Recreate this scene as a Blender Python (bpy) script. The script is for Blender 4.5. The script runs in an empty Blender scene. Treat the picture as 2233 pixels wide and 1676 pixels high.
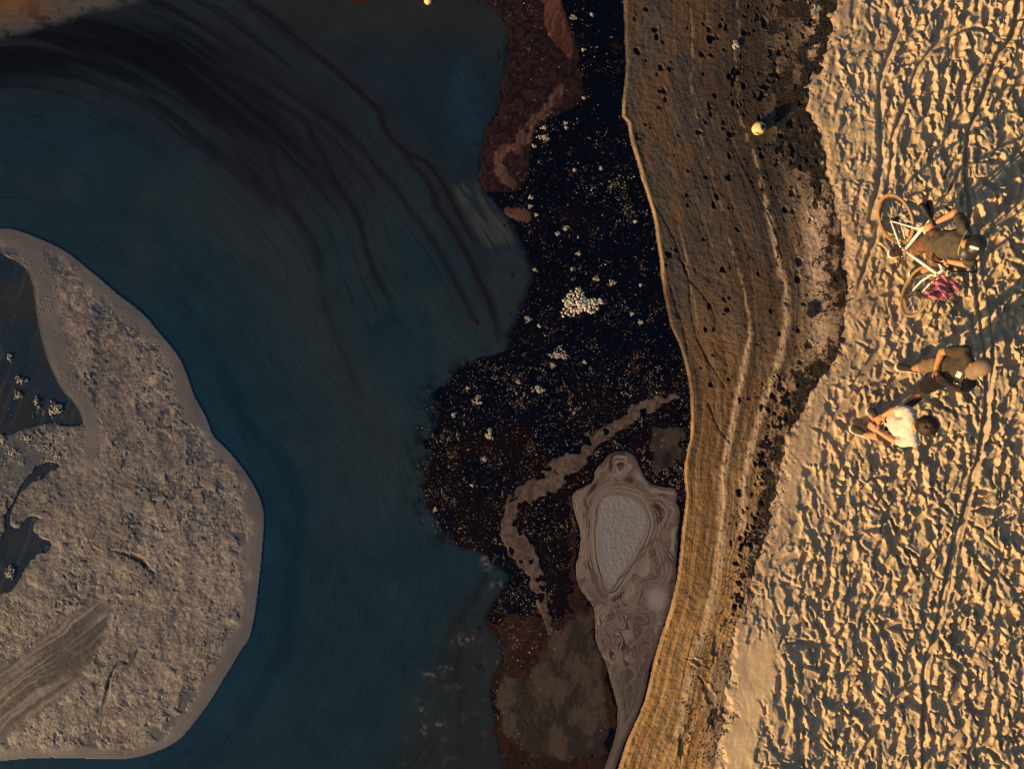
import bpy, bmesh, math, random
import numpy as np
from mathutils import Vector, Matrix, Euler
from mathutils.bvhtree import BVHTree
R = math.radians
random.seed(7)
SC = bpy.context.scene
COL = SC.collection

# ------------------------------------------------------------------ camera, light, exposure
CAM_H = 11.2            # metres above the water
PPM = 172.0             # source-photo pixels per metre on the water
CX, CY = 1116.5, 838.0
cam_d = bpy.data.cameras.new('camera')
cam = bpy.data.objects.new('camera', cam_d); COL.objects.link(cam)
cam.location = (0, 0, CAM_H); cam.rotation_euler = (0, 0, 0)
cam_d.sensor_fit = 'HORIZONTAL'
cam_d.angle = 2 * math.atan(CX / PPM / CAM_H)
cam_d.clip_end = 600
SC.camera = cam

SUN_EL, SUN_AZ = 14.5, 36.0     # elevation; direction the light travels in the picture plane (deg from +x)
w = bpy.data.worlds.new('World'); SC.world = w; w.use_nodes = True
nt = w.node_tree; nt.nodes.clear()
sky = nt.nodes.new('ShaderNodeTexSky'); sky.sky_type = 'NISHITA'; sky.sun_disc = False
sky.sun_elevation = R(SUN_EL)
tosun = Vector((-math.cos(R(SUN_AZ)), -math.sin(R(SUN_AZ)), 0))
sky.sun_rotation = math.atan2(tosun.x, tosun.y)
bg = nt.nodes.new('ShaderNodeBackground'); bg.inputs['Strength'].default_value = 0.060
wo = nt.nodes.new('ShaderNodeOutputWorld')
nt.links.new(sky.outputs[0], bg.inputs[0]); nt.links.new(bg.outputs[0], wo.inputs[0])
sd = bpy.data.lights.new('sun', 'SUN'); sd.energy = 5.0; sd.angle = R(0.53); sd.color = (1.0, 0.64, 0.28)
sun = bpy.data.objects.new('sun', sd); COL.objects.link(sun)
d = Vector((math.cos(R(SUN_AZ)) * math.cos(R(SUN_EL)), math.sin(R(SUN_AZ)) * math.cos(R(SUN_EL)), -math.sin(R(SUN_EL))))
sun.rotation_euler = d.to_track_quat('-Z', 'Y').to_euler()
sun.location = (-20, -14, 15)
SC.view_settings.view_transform = 'Standard'; SC.view_settings.look = 'None'
SC.view_settings.gamma = 1.0; SC.view_settings.exposure = 0.68
SC.view_settings.use_curve_mapping = False

# ------------------------------------------------------------------ helpers: mapping, noise, curves
def W(px, py, z=0.0):
    f = (CAM_H - z) / CAM_H / PPM
    return Vector(((px - CX) * f, (CY - py) * f, z))

rng = np.random.default_rng(11)
TAB = rng.random((8, 256, 256)).astype(np.float32)
def vn(x, y, seed=0):
    xi = np.floor(x); yi = np.floor(y)
    fx = (x - xi).astype(np.float32); fy = (y - yi).astype(np.float32)
    xi = xi.astype(np.int64) + seed * 37; yi = yi.astype(np.int64) + seed * 91
    T = TAB[seed % 8]
    fx = fx * fx * fx * (fx * (fx * 6 - 15) + 10); fy = fy * fy * fy * (fy * (fy * 6 - 15) + 10)
    x0 = xi & 255; x1 = (xi + 1) & 255; y0 = yi & 255; y1 = (yi + 1) & 255
    a = T[y0, x0]; b = T[y0, x1]; c = T[y1, x0]; e = T[y1, x1]
    return (a + (b - a) * fx) * (1 - fy) + (c + (e - c) * fx) * fy
def fbm(x, y, oct=4, seed=0, gain=.5):
    s = 0; a = 1.0; t = 0
    for o in range(oct):
        k = 2.03 ** o
        ca, sa = math.cos(o * 1.1), math.sin(o * 1.1)
        s = s + a * vn((x * ca - y * sa) * k + 17.3 * o, (x * sa + y * ca) * k - 9.1 * o, seed + o)
        t += a; a *= gain
    return s / t
def ss(a, b, x):
    t = np.clip((x - a) / (b - a), 0, 1); return t * t * (3 - 2 * t)
def spline(pts, n=6, closed=False):
    p = np.array(pts, float); m = len(p); out = []
    rngk = range(m if closed else m - 1)
    for i in rngk:
        if closed:
            p0, p1, p2, p3 = p[(i - 1) % m], p[i], p[(i + 1) % m], p[(i + 2) % m]
        else:
            p1, p2 = p[i], p[i + 1]; p0 = p[i - 1] if i else 2 * p1 - p2; p3 = p[i + 2] if i + 2 < m else 2 * p2 - p1
        for t in np.arange(n) / n:
            out.append(.5 * (2 * p1 + (p2 - p0) * t + (2 * p0 - 5 * p1 + 4 * p2 - p3) * t * t + (3 * p1 - p0 - 3 * p2 + p3) * t ** 3))
    if not closed: out.append(p[-1])
    return np.array(out)
def dline(X, Y, pts, maxd=1e9, want_t=False):
    """distance from points to a polyline (and parameter 0..1 of the nearest point); limited to a bounding box"""
    X = np.asarray(X); shp = X.shape
    D = np.full(X.size, 1e9, np.float32); Tt = np.zeros(X.size, np.float32)
    x = X.ravel().astype(np.float32); y = np.asarray(Y).ravel().astype(np.float32)
    p = np.array(pts, np.float32); lo = p.min(0) - maxd; hi = p.max(0) + maxd
    idx = np.nonzero((x > lo[0]) & (x < hi[0]) & (y > lo[1]) & (y < hi[1]))[0]
    xs, ys = x[idx], y[idx]; best = np.full(len(idx), 1e18, np.float32); bt = np.zeros(len(idx), np.float32)
    n = len(p) - 1
    for i in range(n):
        a, b = p[i], p[i + 1]; v = b - a; L = float(v @ v) + 1e-9
        t = np.clip(((xs - a[0]) * v[0] + (ys - a[1]) * v[1]) / L, 0, 1)
        dd = (xs - a[0] - t * v[0]) ** 2 + (ys - a[1] - t * v[1]) ** 2
        m = dd < best; best[m] = dd[m]; bt[m] = (i + t[m]) / n
    D[idx] = np.sqrt(best); Tt[idx] = bt
    return (D.reshape(shp), Tt.reshape(shp)) if want_t else D.reshape(shp)
def inside(X, Y, poly):
    x = np.asarray(X).ravel(); y = np.asarray(Y).ravel(); p = np.array(poly, float)
    r = np.zeros(x.size, bool); n = len(p)
    for i in range(n):
        a, b = p[i], p[(i + 1) % n]
        if a[1] == b[1]: continue
        c = ((a[1] > y) != (b[1] > y)) & (x < (b[0] - a[0]) * (y - a[1]) / (b[1] - a[1]) + a[0])
        r ^= c
    return r.reshape(np.asarray(X).shape)
def sdist(X, Y, poly, maxd=1e9):
    """signed distance, positive inside"""
    p = np.array(poly); q = np.vstack([p, p[:1]])
    d_ = dline(X, Y, q, maxd); ins = inside(X, Y, p)
    return np.where(ins, d_, -d_)
def lin(c):
    c = np.array(c, float) / 255.0
    return np.where(c <= .04045, c / 12.92, ((c + .055) / 1.055) ** 2.4)
# what a flat sunlit sheet of albedo 1 shows here (calibrated once), used to turn surveyed colours into base colours
FLAT = np.array((0.79, 0.61, 0.44)); OFF = np.zeros(3)
def alb(c):
    return np.clip((lin(c) - OFF) / FLAT, 0.0006, .85)
def mix(a, b, t):
    t = np.asarray(t)[..., None]; return a * (1 - t) + np.asarray(b) * t

# ------------------------------------------------------------------ helpers: objects
def link(o, parent=None):
    COL.objects.link(o)
    if parent is not None: o.parent = parent
    return o
def tag(o, label=None, cat=None, group=None, kind=None):
    if label: o['label'] = label
    if cat: o['category'] = cat
    if group: o['group'] = group
    if kind: o['kind'] = kind
    return o
def empty(name, loc, rot=(0, 0, 0), **k):
    o = bpy.data.objects.new(name, None); o.location = loc; o.rotation_euler = rot; o.empty_display_size = .1
    link(o); tag(o, **k); return o
def bm_obj(name, bm, mat, parent=None, smooth=True):
    me = bpy.data.meshes.new(name); bm.to_mesh(me); bm.free()
    if smooth: me.polygons.foreach_set('use_smooth', [True] * len(me.polygons))
    me.materials.append(mat)
    return link(bpy.data.objects.new(name, me), parent)
def fast_mesh(name, V, Q, attrs, mat, parent=None, smooth=True):
    me = bpy.data.meshes.new(name); n = len(V); f = len(Q); k = Q.shape[1]
    me.vertices.add(n); me.vertices.foreach_set('co', np.ascontiguousarray(V, np.float32).ravel())
    me.loops.add(f * k); me.loops.foreach_set('vertex_index', np.ascontiguousarray(Q, np.int32).ravel())
    me.polygons.add(f); me.polygons.foreach_set('loop_start', np.arange(0, f * k, k, dtype=np.int32))
    me.polygons.foreach_set('loop_total', np.full(f, k, np.int32))
    if smooth: me.polygons.foreach_set('use_smooth', np.ones(f, bool))
    me.update(calc_edges=True)
    for nm, a in attrs.items():
        a = np.asarray(a, np.float32)
        if a.ndim == 1:
            at = me.attributes.new(nm, 'FLOAT', 'POINT'); at.data.foreach_set('value', a)
        elif nm == 'flow':
            at = me.attributes.new(nm, 'FLOAT_VECTOR', 'POINT'); at.data.foreach_set('vector', a.ravel())
        else:
            at = me.attributes.new(nm, 'FLOAT_COLOR', 'POINT')
            at.data.foreach_set('color', np.hstack([a, np.ones((n, 1), np.float32)]).ravel())
    me.materials.append(mat)
    return link(bpy.data.objects.new(name, me), parent)
def grid_obj(name, PX, PY, zb, dz, keep, attrs, mat):
    """sheet of quads over a grid; zb = smooth base height, dz = relief on top of it"""
    f = (CAM_H - zb) / CAM_H / PPM
    V = np.stack([(PX - CX) * f, (CY - PY) * f, zb + dz], -1)
    H_, W_ = PX.shape
    I = np.arange(H_ * W_).reshape(H_, W_)
    k = keep[:-1, :-1] & keep[1:, :-1] & keep[1:, 1:] & keep[:-1, 1:]
    Q = np.stack([I[:-1, :-1][k], I[1:, :-1][k], I[1:, 1:][k], I[:-1, 1:][k]], -1)
    used = np.zeros(H_ * W_, bool); used[Q.ravel()] = True
    remap = np.cumsum(used) - 1
    return fast_mesh(name, V.reshape(-1, 3)[used], remap[Q],
                     {a: (b.reshape(H_ * W_, -1)[used] if b.ndim == 3 else b.ravel()[used]) for a, b in attrs.items()}, mat)
def grid(x0, x1, y0, y1, st):
    return np.meshgrid(np.arange(x0, x1 + st, st), np.arange(y0, y1 + st, st))

# mesh bits
def frame_for(dv):
    dv = dv.normalized(); up = Vector((0, 0, 1)) if abs(dv.z) < .95 else Vector((1, 0, 0))
    a = dv.cross(up).normalized(); return a, dv.cross(a).normalized()
def add_tube(bm, pts, rad, seg=10, closed=False, flat=1.0):
    pts = [Vector(p) for p in pts]; n = len(pts)
    rad = [rad] * n if isinstance(rad, (int, float)) else list(rad)
    rings = []; prev = None
    for i, p in enumerate(pts):
        if closed: t = pts[(i + 1) % n] - pts[i - 1]
        else: t = pts[min(i + 1, n - 1)] - pts[max(i - 1, 0)]
        t.normalize()
        if prev is None: a, b = frame_for(t)
        else:
            a = (prev - t * prev.dot(t)).normalized(); b = t.cross(a)
        prev = a
        rings.append([bm.verts.new(p + (a * math.cos(2 * math.pi * k / seg) + b * flat * math.sin(2 * math.pi * k / seg)) * rad[i]) for k in range(seg)])
    m = n if closed else n - 1
    for i in range(m):
        r0, r1 = rings[i], rings[(i + 1) % n]
        for k in range(seg):
            bm.faces.new((r0[k], r0[(k + 1) % seg], r1[(k + 1) % seg], r1[k]))
    if not closed:
        bm.faces.new(rings[0][::-1]); bm.faces.new(rings[-1])
def add_ball(bm, c, r, sub=2, rot=None):
    r = (r, r, r) if isinstance(r, (int, float)) else r
    M = Matrix.Translation(Vector(c)) @ (rot.to_4x4() if rot is not None else Matrix.Identity(4)) @ Matrix.Diagonal((*r, 1))
    bmesh.ops.create_icosphere(bm, subdivisions=sub, radius=1, matrix=M)
def add_box(bm, c, s, rot=None):
    M = Matrix.Translation(Vector(c)) @ (rot.to_4x4() if rot is not None else Matrix.Identity(4)) @ Matrix.Diagonal((*s, 1))
    return bmesh.ops.create_cube(bm, size=1, matrix=M)
def add_capsule(bm, a, b, ra, rb, seg=14):
    a = Vector(a); b = Vector(b)
    add_ball(bm, a, ra); add_ball(bm, b, rb)
    add_tube(bm, [a, b], [ra, rb], seg)
def add_chain(bm, pts, rad):
    for i in range(len(pts) - 1): add_capsule(bm, pts[i], pts[i + 1], rad[i], rad[i + 1])
def remeshed(name, bm, voxel, mat, parent=None, smooth_it=4, wrinkle=None):
    me = bpy.data.meshes.new(name); bm.to_mesh(me); bm.free()
    o = bpy.data.objects.new(name, me); COL.objects.link(o)
    m = o.modifiers.new('r', 'REMESH'); m.mode = 'VOXEL'; m.voxel_size = voxel
    s = o.modifiers.new('s', 'SMOOTH'); s.iterations = smooth_it; s.factor = .5
    dg = bpy.context.evaluated_depsgraph_get()
    ev = o.evaluated_get(dg)
    me2 = bpy.data.meshes.new_from_object(ev)
    COL.objects.unlink(o); bpy.data.objects.remove(o); bpy.data.meshes.remove(me)
    me2.name = name; me2.materials.clear(); me2.materials.append(mat)
    n = len(me2.vertices); co = np.empty(n * 3, np.float32); me2.vertices.foreach_get('co', co); co = co.reshape(-1, 3)
    if wrinkle is not None:
        no = np.empty(n * 3, np.float32); me2.vertices.foreach_get('normal', no); no = no.reshape(-1, 3)
        co = co + no * wrinkle(co)[:, None]
        me2.vertices.foreach_set('co', co.astype(np.float32).ravel())
    me2.polygons.foreach_set('use_smooth', [True] * len(me2.polygons)); me2.update()
    return link(bpy.data.objects.new(name, me2), parent)

# ------------------------------------------------------------------ materials
class NB:
    """tiny node builder"""
    def __init__(s, name):
        s.m = bpy.data.materials.new(name); s.m.use_nodes = True; s.t = s.m.node_tree; s.t.nodes.clear()
        s.out = s.t.nodes.new('ShaderNodeOutputMaterial'); s.p = s.t.nodes.new('ShaderNodeBsdfPrincipled')
        s.t.links.new(s.p.outputs[0], s.out.inputs[0])
    def n(s, t, **k):
        o = s.t.nodes.new(t)
        for a, b in k.items(): setattr(o, a, b)
        return o
    def l(s, a, b): s.t.links.new(a, b)
    def setv(s, sock, v):
        if hasattr(v, 'is_output') or isinstance(v, bpy.types.NodeSocket): s.l(v, sock)
        else: sock.default_value = v
    def attr(s, nm, what='Color'):
        o = s.n('ShaderNodeAttribute', attribute_name=nm); return o.outputs[what]
    def pos(s): return s.n('ShaderNodeNewGeometry').outputs['Position']
    def obj(s): return s.n('ShaderNodeTexCoord').outputs['Object']
    def noise(s, vec, scale, detail=4, rough=.55, dist=0):
        o = s.n('ShaderNodeTexNoise'); s.setv(o.inputs['Vector'], vec); o.inputs['Scale'].default_value = scale
        o.inputs['Detail'].default_value = detail; o.inputs['Roughness'].default_value = rough; o.inputs['Distortion'].default_value = dist
        return o.outputs['Fac']
    def voro(s, vec, scale, feat='F1', out='Distance', rnd=1.0):
        o = s.n('ShaderNodeTexVoronoi', feature=feat); s.setv(o.inputs['Vector'], vec); o.inputs['Scale'].default_value = scale
        o.inputs['Randomness'].default_value = rnd
        return o.outputs[out]
    def ramp(s, v, a, b, c=0.0, d_=1.0):
        o = s.n('ShaderNodeMapRange', clamp=True); s.setv(o.inputs[0], v)
        for i, q in enumerate((a, b, c, d_)): s.setv(o.inputs[1 + i], q)
        return o.outputs[0]
    def math(s, op, a, b=0.0):
        o = s.n('ShaderNodeMath', operation=op); s.setv(o.inputs[0], a); s.setv(o.inputs[1], b); return o.outputs[0]
    def mix(s, f, a, b, mode='MIX'):
        o = s.n('ShaderNodeMix', data_type='RGBA', blend_type=mode)
        s.setv(o.inputs[0], f); s.setv(o.inputs[6], a); s.setv(o.inputs[7], b); return o.outputs[2]
    def scale(s, v, k):
        o = s.n('ShaderNodeVectorMath', operation='MULTIPLY'); s.setv(o.inputs[0], v); o.inputs[1].default_value = k; return o.outputs[0]
    def bump(s, h, strength=.5, dist=.01, prev=None):
        o = s.n('ShaderNodeBump'); s.setv(o.inputs['Height'], h); o.inputs['Strength'].default_value = strength
        o.inputs['Distance'].default_value = dist
        if prev is not None: s.l(prev, o.inputs['Normal'])
        return o.outputs[0]
    def done(s, col=None, rough=.8, nor=None, spec=.5, **k):
        if col is not None: s.setv(s.p.inputs['Base Color'], col if not isinstance(col, tuple) or len(col) == 4 else (*col, 1))
        s.setv(s.p.inputs['Roughness'], rough); s.setv(s.p.inputs['Specular IOR Level'], spec)
        if nor is not None: s.l(nor, s.p.inputs['Normal'])
        for a, b in k.items(): s.setv(s.p.inputs[a.replace('_', ' ')], b)
        return s.m

def m_water():
    b = NB('water'); p = b.pos(); fl = b.attr('flow', 'Vector'); c = b.attr('Col')
    st = b.noise(b.scale(fl, (55, 2.2, 1)), 1, 5, .6, .2)
    st2 = b.noise(b.scale(fl, (160, 7, 1)), 1, 3, .6)
    lo = b.noise(p, 1.6, 4, .6, .6)
    k = b.math('MULTIPLY', b.ramp(st, .25, .75, .72, 1.28), b.ramp(st2, .25, .75, .88, 1.12))
    k = b.math('MULTIPLY', k, b.ramp(lo, .3, .7, .85, 1.15))
    k = b.math('MULTIPLY', k, b.ramp(b.noise(p, 90, 2), .3, .7, .93, 1.07))
    c2 = b.mix(1.0, c, b.n('ShaderNodeCombineColor').outputs[0], 'MULTIPLY')
    comb = c2.node.inputs[7].links[0].from_node
    for i in range(3): b.l(k, comb.inputs[i])
    # tiny drifting flecks
    v = b.voro(p, 7.0); fk = b.ramp(v, .012, .022, 1, 0)
    sel = b.ramp(b.noise(p, 3.1, 2), .52, .56, 0, 1)
    c3 = b.mix(b.math('MULTIPLY', b.math('MULTIPLY', fk, sel), .8), c2, (.002, .003, .004, 1))
    nrm = b.bump(b.noise(b.scale(fl, (9, 2, 1)), 1, 3), .12, .01)
    return b.done(c3, .22, nrm, .28)
def m_foam(name, bscale=70, bstr=.9, dist=.012, spec=.3, rough=.75):
    b = NB(name); p = b.pos(); c = b.attr('Col'); bub = b.attr('bub', 'Fac')
    n1 = b.noise(p, bscale, 4, .65); v1 = b.voro(p, bscale * 1.1)
    h = b.math('SUBTRACT', n1, b.math('MULTIPLY', v1, .8))
    h = b.math('MULTIPLY', h, bub)
    nrm = b.bump(h, bstr, dist)
    k = b.ramp(n1, .3, .7, .78, 1.2)
    comb = b.n('ShaderNodeCombineColor')
    for i in range(3): b.l(k, comb.inputs[i])
    c2 = b.mix(bub, c, b.mix(1.0, c, comb.outputs[0], 'MULTIPLY'))
    return b.done(c2, rough, nrm, spec)
def m_wet():
    b = NB('wet_sand'); p = b.pos(); c = b.attr('Col'); fl = b.attr('flow', 'Vector'); sp = b.attr('speck', 'Fac')
    g = b.noise(p, 45, 5, .7); g2 = b.noise(p, 130, 3, .6)
    st = b.noise(b.scale(fl, (38, 2.0, 1)), 1, 5, .62, .3)
    k = b.math('MULTIPLY', b.ramp(st, .28, .72, .70, 1.28), b.ramp(g, .25, .75, .8, 1.2))
    k = b.math('MULTIPLY', k, b.ramp(g2, .3, .7, .82, 1.18))
    comb = b.n('ShaderNodeCombineColor')
    for i in range(3): b.l(k, comb.inputs[i])
    c2 = b.mix(1.0, c, comb.outputs[0], 'MULTIPLY')
    # dark organic specks
    n1 = b.noise(p, 9, 6, .68, .3); n2 = b.noise(p, 34, 3, .6)
    n3 = b.noise(p, 85, 3, .65)
    v = b.math('ADD', b.math('ADD', b.math('MULTIPLY', n1, .46), b.math('MULTIPLY', n2, .30)), b.math('MULTIPLY', n3, .24))
    th = b.math('SUBTRACT', .72, b.math('MULTIPLY', sp, .27))
    m = b.ramp(b.math('SUBTRACT', v, th), -.02, .03, 0, 1)
    dk = b.mix(b.ramp(n2, .4, .6), (.009, .008, .009, 1), (.040, .024, .014, 1))
    dk = b.mix(b.ramp(b.noise(p, 15, 3), .46, .60), dk, (.007, .007, .009, 1))
    c3 = b.mix(m, c2, dk)
    h = b.math('ADD', b.math('MULTIPLY', g, 1.0), b.math('MULTIPLY', g2, .45))
    h = b.math('ADD', h, b.math('MULTIPLY', st, .8)); h = b.math('ADD', h, b.math('MULTIPLY', m, .6))
    nrm = b.bump(h, .8, .014)
    return b.done(c3, .72, nrm, .3)
def m_dry():
    b = NB('dry_sand'); p = b.pos(); c = b.attr('Col')
    g = b.noise(p, 60, 5, .7); g2 = b.noise(p, 190, 3, .7); lo = b.noise(p, 2.2, 4, .6)
    k = b.math('MULTIPLY', b.ramp(g, .25, .75, .86, 1.14), b.ramp(lo, .3, .7, .88, 1.12))
    k = b.math('MULTIPLY', k, b.ramp(g2, .3, .7, .9, 1.1))
    comb = b.n('ShaderNodeCombineColor')
    for i in range(3): b.l(k, comb.inputs[i])
    c2 = b.mix(1.0, c, comb.outputs[0], 'MULTIPLY')
    v = b.voro(p, 16.0); fk = b.math('MULTIPLY', b.ramp(v, .04, .07, 1, 0), b.ramp(b.noise(p, 5, 2), .58, .62, 0, 1))
    c3 = b.mix(b.math('MULTIPLY', fk, .8), c2, (.03, .022, .015, 1))
    h = b.math('ADD', g, b.math('MULTIPLY', g2, .5))
    return b.done(c3, .95, b.bump(h, .5, .012), .12)
def m_plain(name, col, rough=.7, nscale=30, var=.2, bump=.0, bdist=.003, spec=.4, **k):
    b = NB(name); o = b.obj(); n = b.noise(o, nscale, 4, .6)
    lo_ = tuple(max(0, x * (1 - var)) for x in col) + (1,); hi_ = tuple(min(1, x * (1 + var)) for x in col) + (1,)
    c = b.mix(b.ramp(n, .3, .7), lo_, hi_)
    return b.done(c, rough, b.bump(n, bump, bdist) if bump else None, spec, **k)

M_WATER = m_water()
M_RAFT = m_foam('foam_raft', 110, .45, .006, spec=.3, rough=.5)
M_PATCH = m_foam('foam_patch', 110, .4, .004, spec=.15)
M_SCUM = m_foam('brown_scum', 80, .7, .008, spec=.12)
M_WET = m_wet(); M_DRY = m_dry()
M_BUB = m_plain('bubble', (.15, .115, .09), .16, 3, .8, spec=1.0)
M_GLINT = m_plain('glint_bubble', (.80, .70, .58), .2, 60, .2, spec=1.0)  # sun glints put into the colour: pale bubbles set among the dark ones
M_CLUMPB = m_plain('white_foam', (.48, .44, .39), .6, 40, .25, .3)
M_RBUB = m_plain('raft_bubble', (.36, .32, .27), .35, 60, .4, spec=.6)
M_CLUMP = m_plain('foam_clump', (.30, .275, .245), .6, 40, .25, .3)

# ------------------------------------------------------------------ surveyed outlines (source-photo pixels on the ground)
SHORE = np.array([(1352,-160),(1358,-80),(1363,0),(1365,38),(1367,101),(1369,139),(1366.6,177),(1361.5,215),(1360,253),(1373,268),(1378,304),(1388,337),
 (1399.5,375),(1403,392),(1410,410),(1415,425),(1425,458),(1431.6,488),(1438,534),(1444,572),(1445.6,602),(1454,653),(1467,714),(1483.5,747),
 (1494,780),(1502,812),(1509,858),(1511,909),(1509,952),(1497.5,997),(1496,1035),(1501,1078),(1497.5,1116),(1492,1154),(1487.5,1205),
 (1480.5,1263),(1463,1335),(1446,1383.5),(1429,1444),(1416,1504),(1409,1530),(1391.6,1570),(1371.5,1616),(1354,1670),(1325,1760),(1300,1850)], float)
DRYL = np.array([(1850,-160),(1840,-60),(1836,0),(1834,20),(1812,34),(1818,71),(1806,106),(1798,147),(1784,176),(1768,188),(1770,210),(1770,240),(1793,278),
 (1803,329),(1811,380),(1816,418),(1825,438),(1838,481),(1848,539),(1850.6,590),(1855,640),(1846,686),(1842,730),(1838,770),(1815,812),(1780,846),(1764.6,883),
 (1747,914),(1722,957),(1721,990),(1704,1028),(1694,1066),(1690,1116),(1686,1149),(1673,1180),(1656,1218),(1652,1229),(1650,1286),(1641,1323),
 (1612,1360),(1607,1401),(1598,1444),(1589.5,1487),(1585,1581),(1569,1616),(1563.7,1670),(1540,1760),(1520,1850)], float)
SPECK = np.array([(1640,-160),(1659,0),(1667,300),(1700,400),(1704,425),(1740,514),(1737,565),(1762,666),(1762,742),(1716,780),(1683,846),(1704,901),
 (1656,957),(1653,1028),(1645,1091),(1623,1180),(1607,1266),(1607,1315),(1558,1429),(1532,1515),(1532,1630),(1520,1760),(1510,1850)], float)
SCUML = np.array([(1040,-160),(1061,0),(1086,25),(1106,51),(1111,89),(1106,114),(1100,157),(1096,208),(1083,243),(1066,273),(1054,316),(1048,354),(1044,385),
 (1051,408),(1066,428),(1109,476),(1137,539),(1152,572),(1162,597),(1152,622),(1142,648),(1132,686),(1114,711),(1106,749),(1095,770),(1051,779),
 (1020,797),(981,823),(958,846),(958,887),(945,930),(935,960),(929,997),(929,1046),(932,1112),(952,1141),(978,1159),(990,1188),(1021,1193),(1050,1205),
 (1085,1234),(1108,1260),(1101,1275),(1076,1311),(1060,1344),(1062,1363),(1082,1390),(1093,1418),(1090,1467),(1073,1500),(1076,1550),(1082,1605),
 (1093,1649),(1101,1676),(1120,1850)], float)
RAFT = spline([(-260,560),(-120,505),(0,495),(43,501),(81,515),(121.5,532.6),(156,553),(188,579),(223,608),(260,640),(295,666),(324,692),(350,723.6),(373,750),
 (393.5,778.5),(411,816),(425,857),(443,891),(457,920),(469,949),(503.5,984),(538,1027),(564,1070.5),(576,1105),(579,1137),(576,1180),(571.5,1238),
 (566,1282),(561,1325),(553,1368.5),(545,1395),(529.5,1416),(509,1451),(486,1488),(463,1526),(434,1566),(405,1601),(376,1624),(318,1647),(260,1656),
 (174,1654),(87,1653),(0,1660),(-120,1672),(-260,1690)], 3)
RAFTP = np.vstack([RAFT, [(-400, 1700), (-400, 560)]])
PATCH = spline([(1328,988),(1351,982),(1374.5,985),(1389,1000),(1400.6,1026),(1418,1052),(1450,1060),(1473,1063),(1479,1081),(1477,1095),(1484.5,1112.5),
 (1481,1162),(1476,1234),(1474.5,1275),(1458,1338),(1441.5,1385),(1430.5,1423),(1417,1462),(1408.6,1508),(1395,1550),(1373,1599),(1359,1632),(1340,1690),
 (1310,1790),(1285,1790),(1316.5,1676),(1331.6,1632),(1342.6,1594),(1345,1550),(1340,1517),(1329,1481),(1320.7,1448),(1307,1420.5),(1296,1385),
 (1296,1344),(1290,1319),(1271,1294),(1257.5,1269),(1254.7,1236.5),(1256,1225),(1262,1205),(1264.6,1162),(1253,1124),(1247,1089),(1253,1072),
 (1276,1057.5),(1293.5,1046),(1296,1026),(1316.7,1002.5)], 3, True)
xA = lambda y: np.interp(y, SHORE[:, 1], SHORE[:, 0])
xB = lambda y: np.interp(y, DRYL[:, 1], DRYL[:, 0])
xC = lambda y: np.interp(y, SPECK[:, 1], SPECK[:, 0])
xE = lambda y: np.interp(y, SCUML[:, 1], SCUML[:, 0])
STREAKS = [  # dark drifting threads on the water: points, half width, strength
 ([(520,-60),(538,0),(575,26),(621.5,64),(679,113),(731.5,156),(789,208),(827,240),(836,272),(853,301),(888,333),(899,356),(928,385),(948.5,428),(952.5,451),(987,501),(1019,558),(1038,596),(1066.5,653),(1082,697.5),(1088.6,742),(1087,764)], 8.5, 1.0),
 ([(888,333),(915,345),(934,356),(963,396),(989,446),(1003.5,474),(1019,504),(1057,555)], 6, .95),
 ([(440,90),(500,124),(587,171),(656,223),(702.5,252),(760,295),(801,338.5),(836,382),(867,414),(892,457),(927,504),(968,568),(994,615),(1019,663),(1035,701),(1040,740)], 8, .72),
 ([(662,255),(702,282),(749,330),(778,367),(805,397),(830,440)], 4, .5),
 ([(420,140),(500,168),(590,215),(662,262),(685,307),(714,353),(734,400),(763,441),(785,489),(797,542),(816,596),(845,650),(864,691)], 8, .8),
 ([(420,215),(500,246),(575,304),(598,353),(616,419.5),(639,463),(677,514),(696,558),(703,620)], 7, .55),
 ([(500,300),(560,390),(650,480),(690,580),(720,700),(760,800),(800,900)], 10, .3),
 ([(1063,1240),(1043,1291.5),(1014,1335),(988,1370),(975,1400)], 11, .6),
 ([(1025,1365),(1008,1404),(999,1442),(1002,1500),(1005,1558),(1008,1676),(1010,1850)], 10, .95),
 ([(1051,1395),(1034,1445),(1014,1485),(1006,1510)], 7, .8),
 ([(925,1676),(920,1600),(925,1530),(945,1480),(975,1430)], 5, .35),
]
STREAKS += [([(a0[0] + o, a0[1] + o2) for a0 in base_], w__, s__) for base_, lst in (
  (STREAKS[4][0], ((-22, 30, 3, .35), (-55, 44, 2.4, .28), (16, -24, 2.6, .25), (-84, 78, 2.2, .22), (43, -38, 2.2, .2))),
  (STREAKS[2][0], ((-14, 26, 2.4, .25), (27, -16, 2.2, .2))),
  (STREAKS[5][0], ((-24, 28, 2.6, .3), (-68, 42, 2.4, .25)))) for (o, o2, w__, s__) in lst]
STREAKS = [(spline(a, 4), b_, c_) for a, b_, c_ in STREAKS]
PLUME = spline([(-200,135),(-60,128),(60,115),(180,98),(300,105),(420,150),(540,225),(620,310),(680,420),(715,540)], 4)

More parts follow.
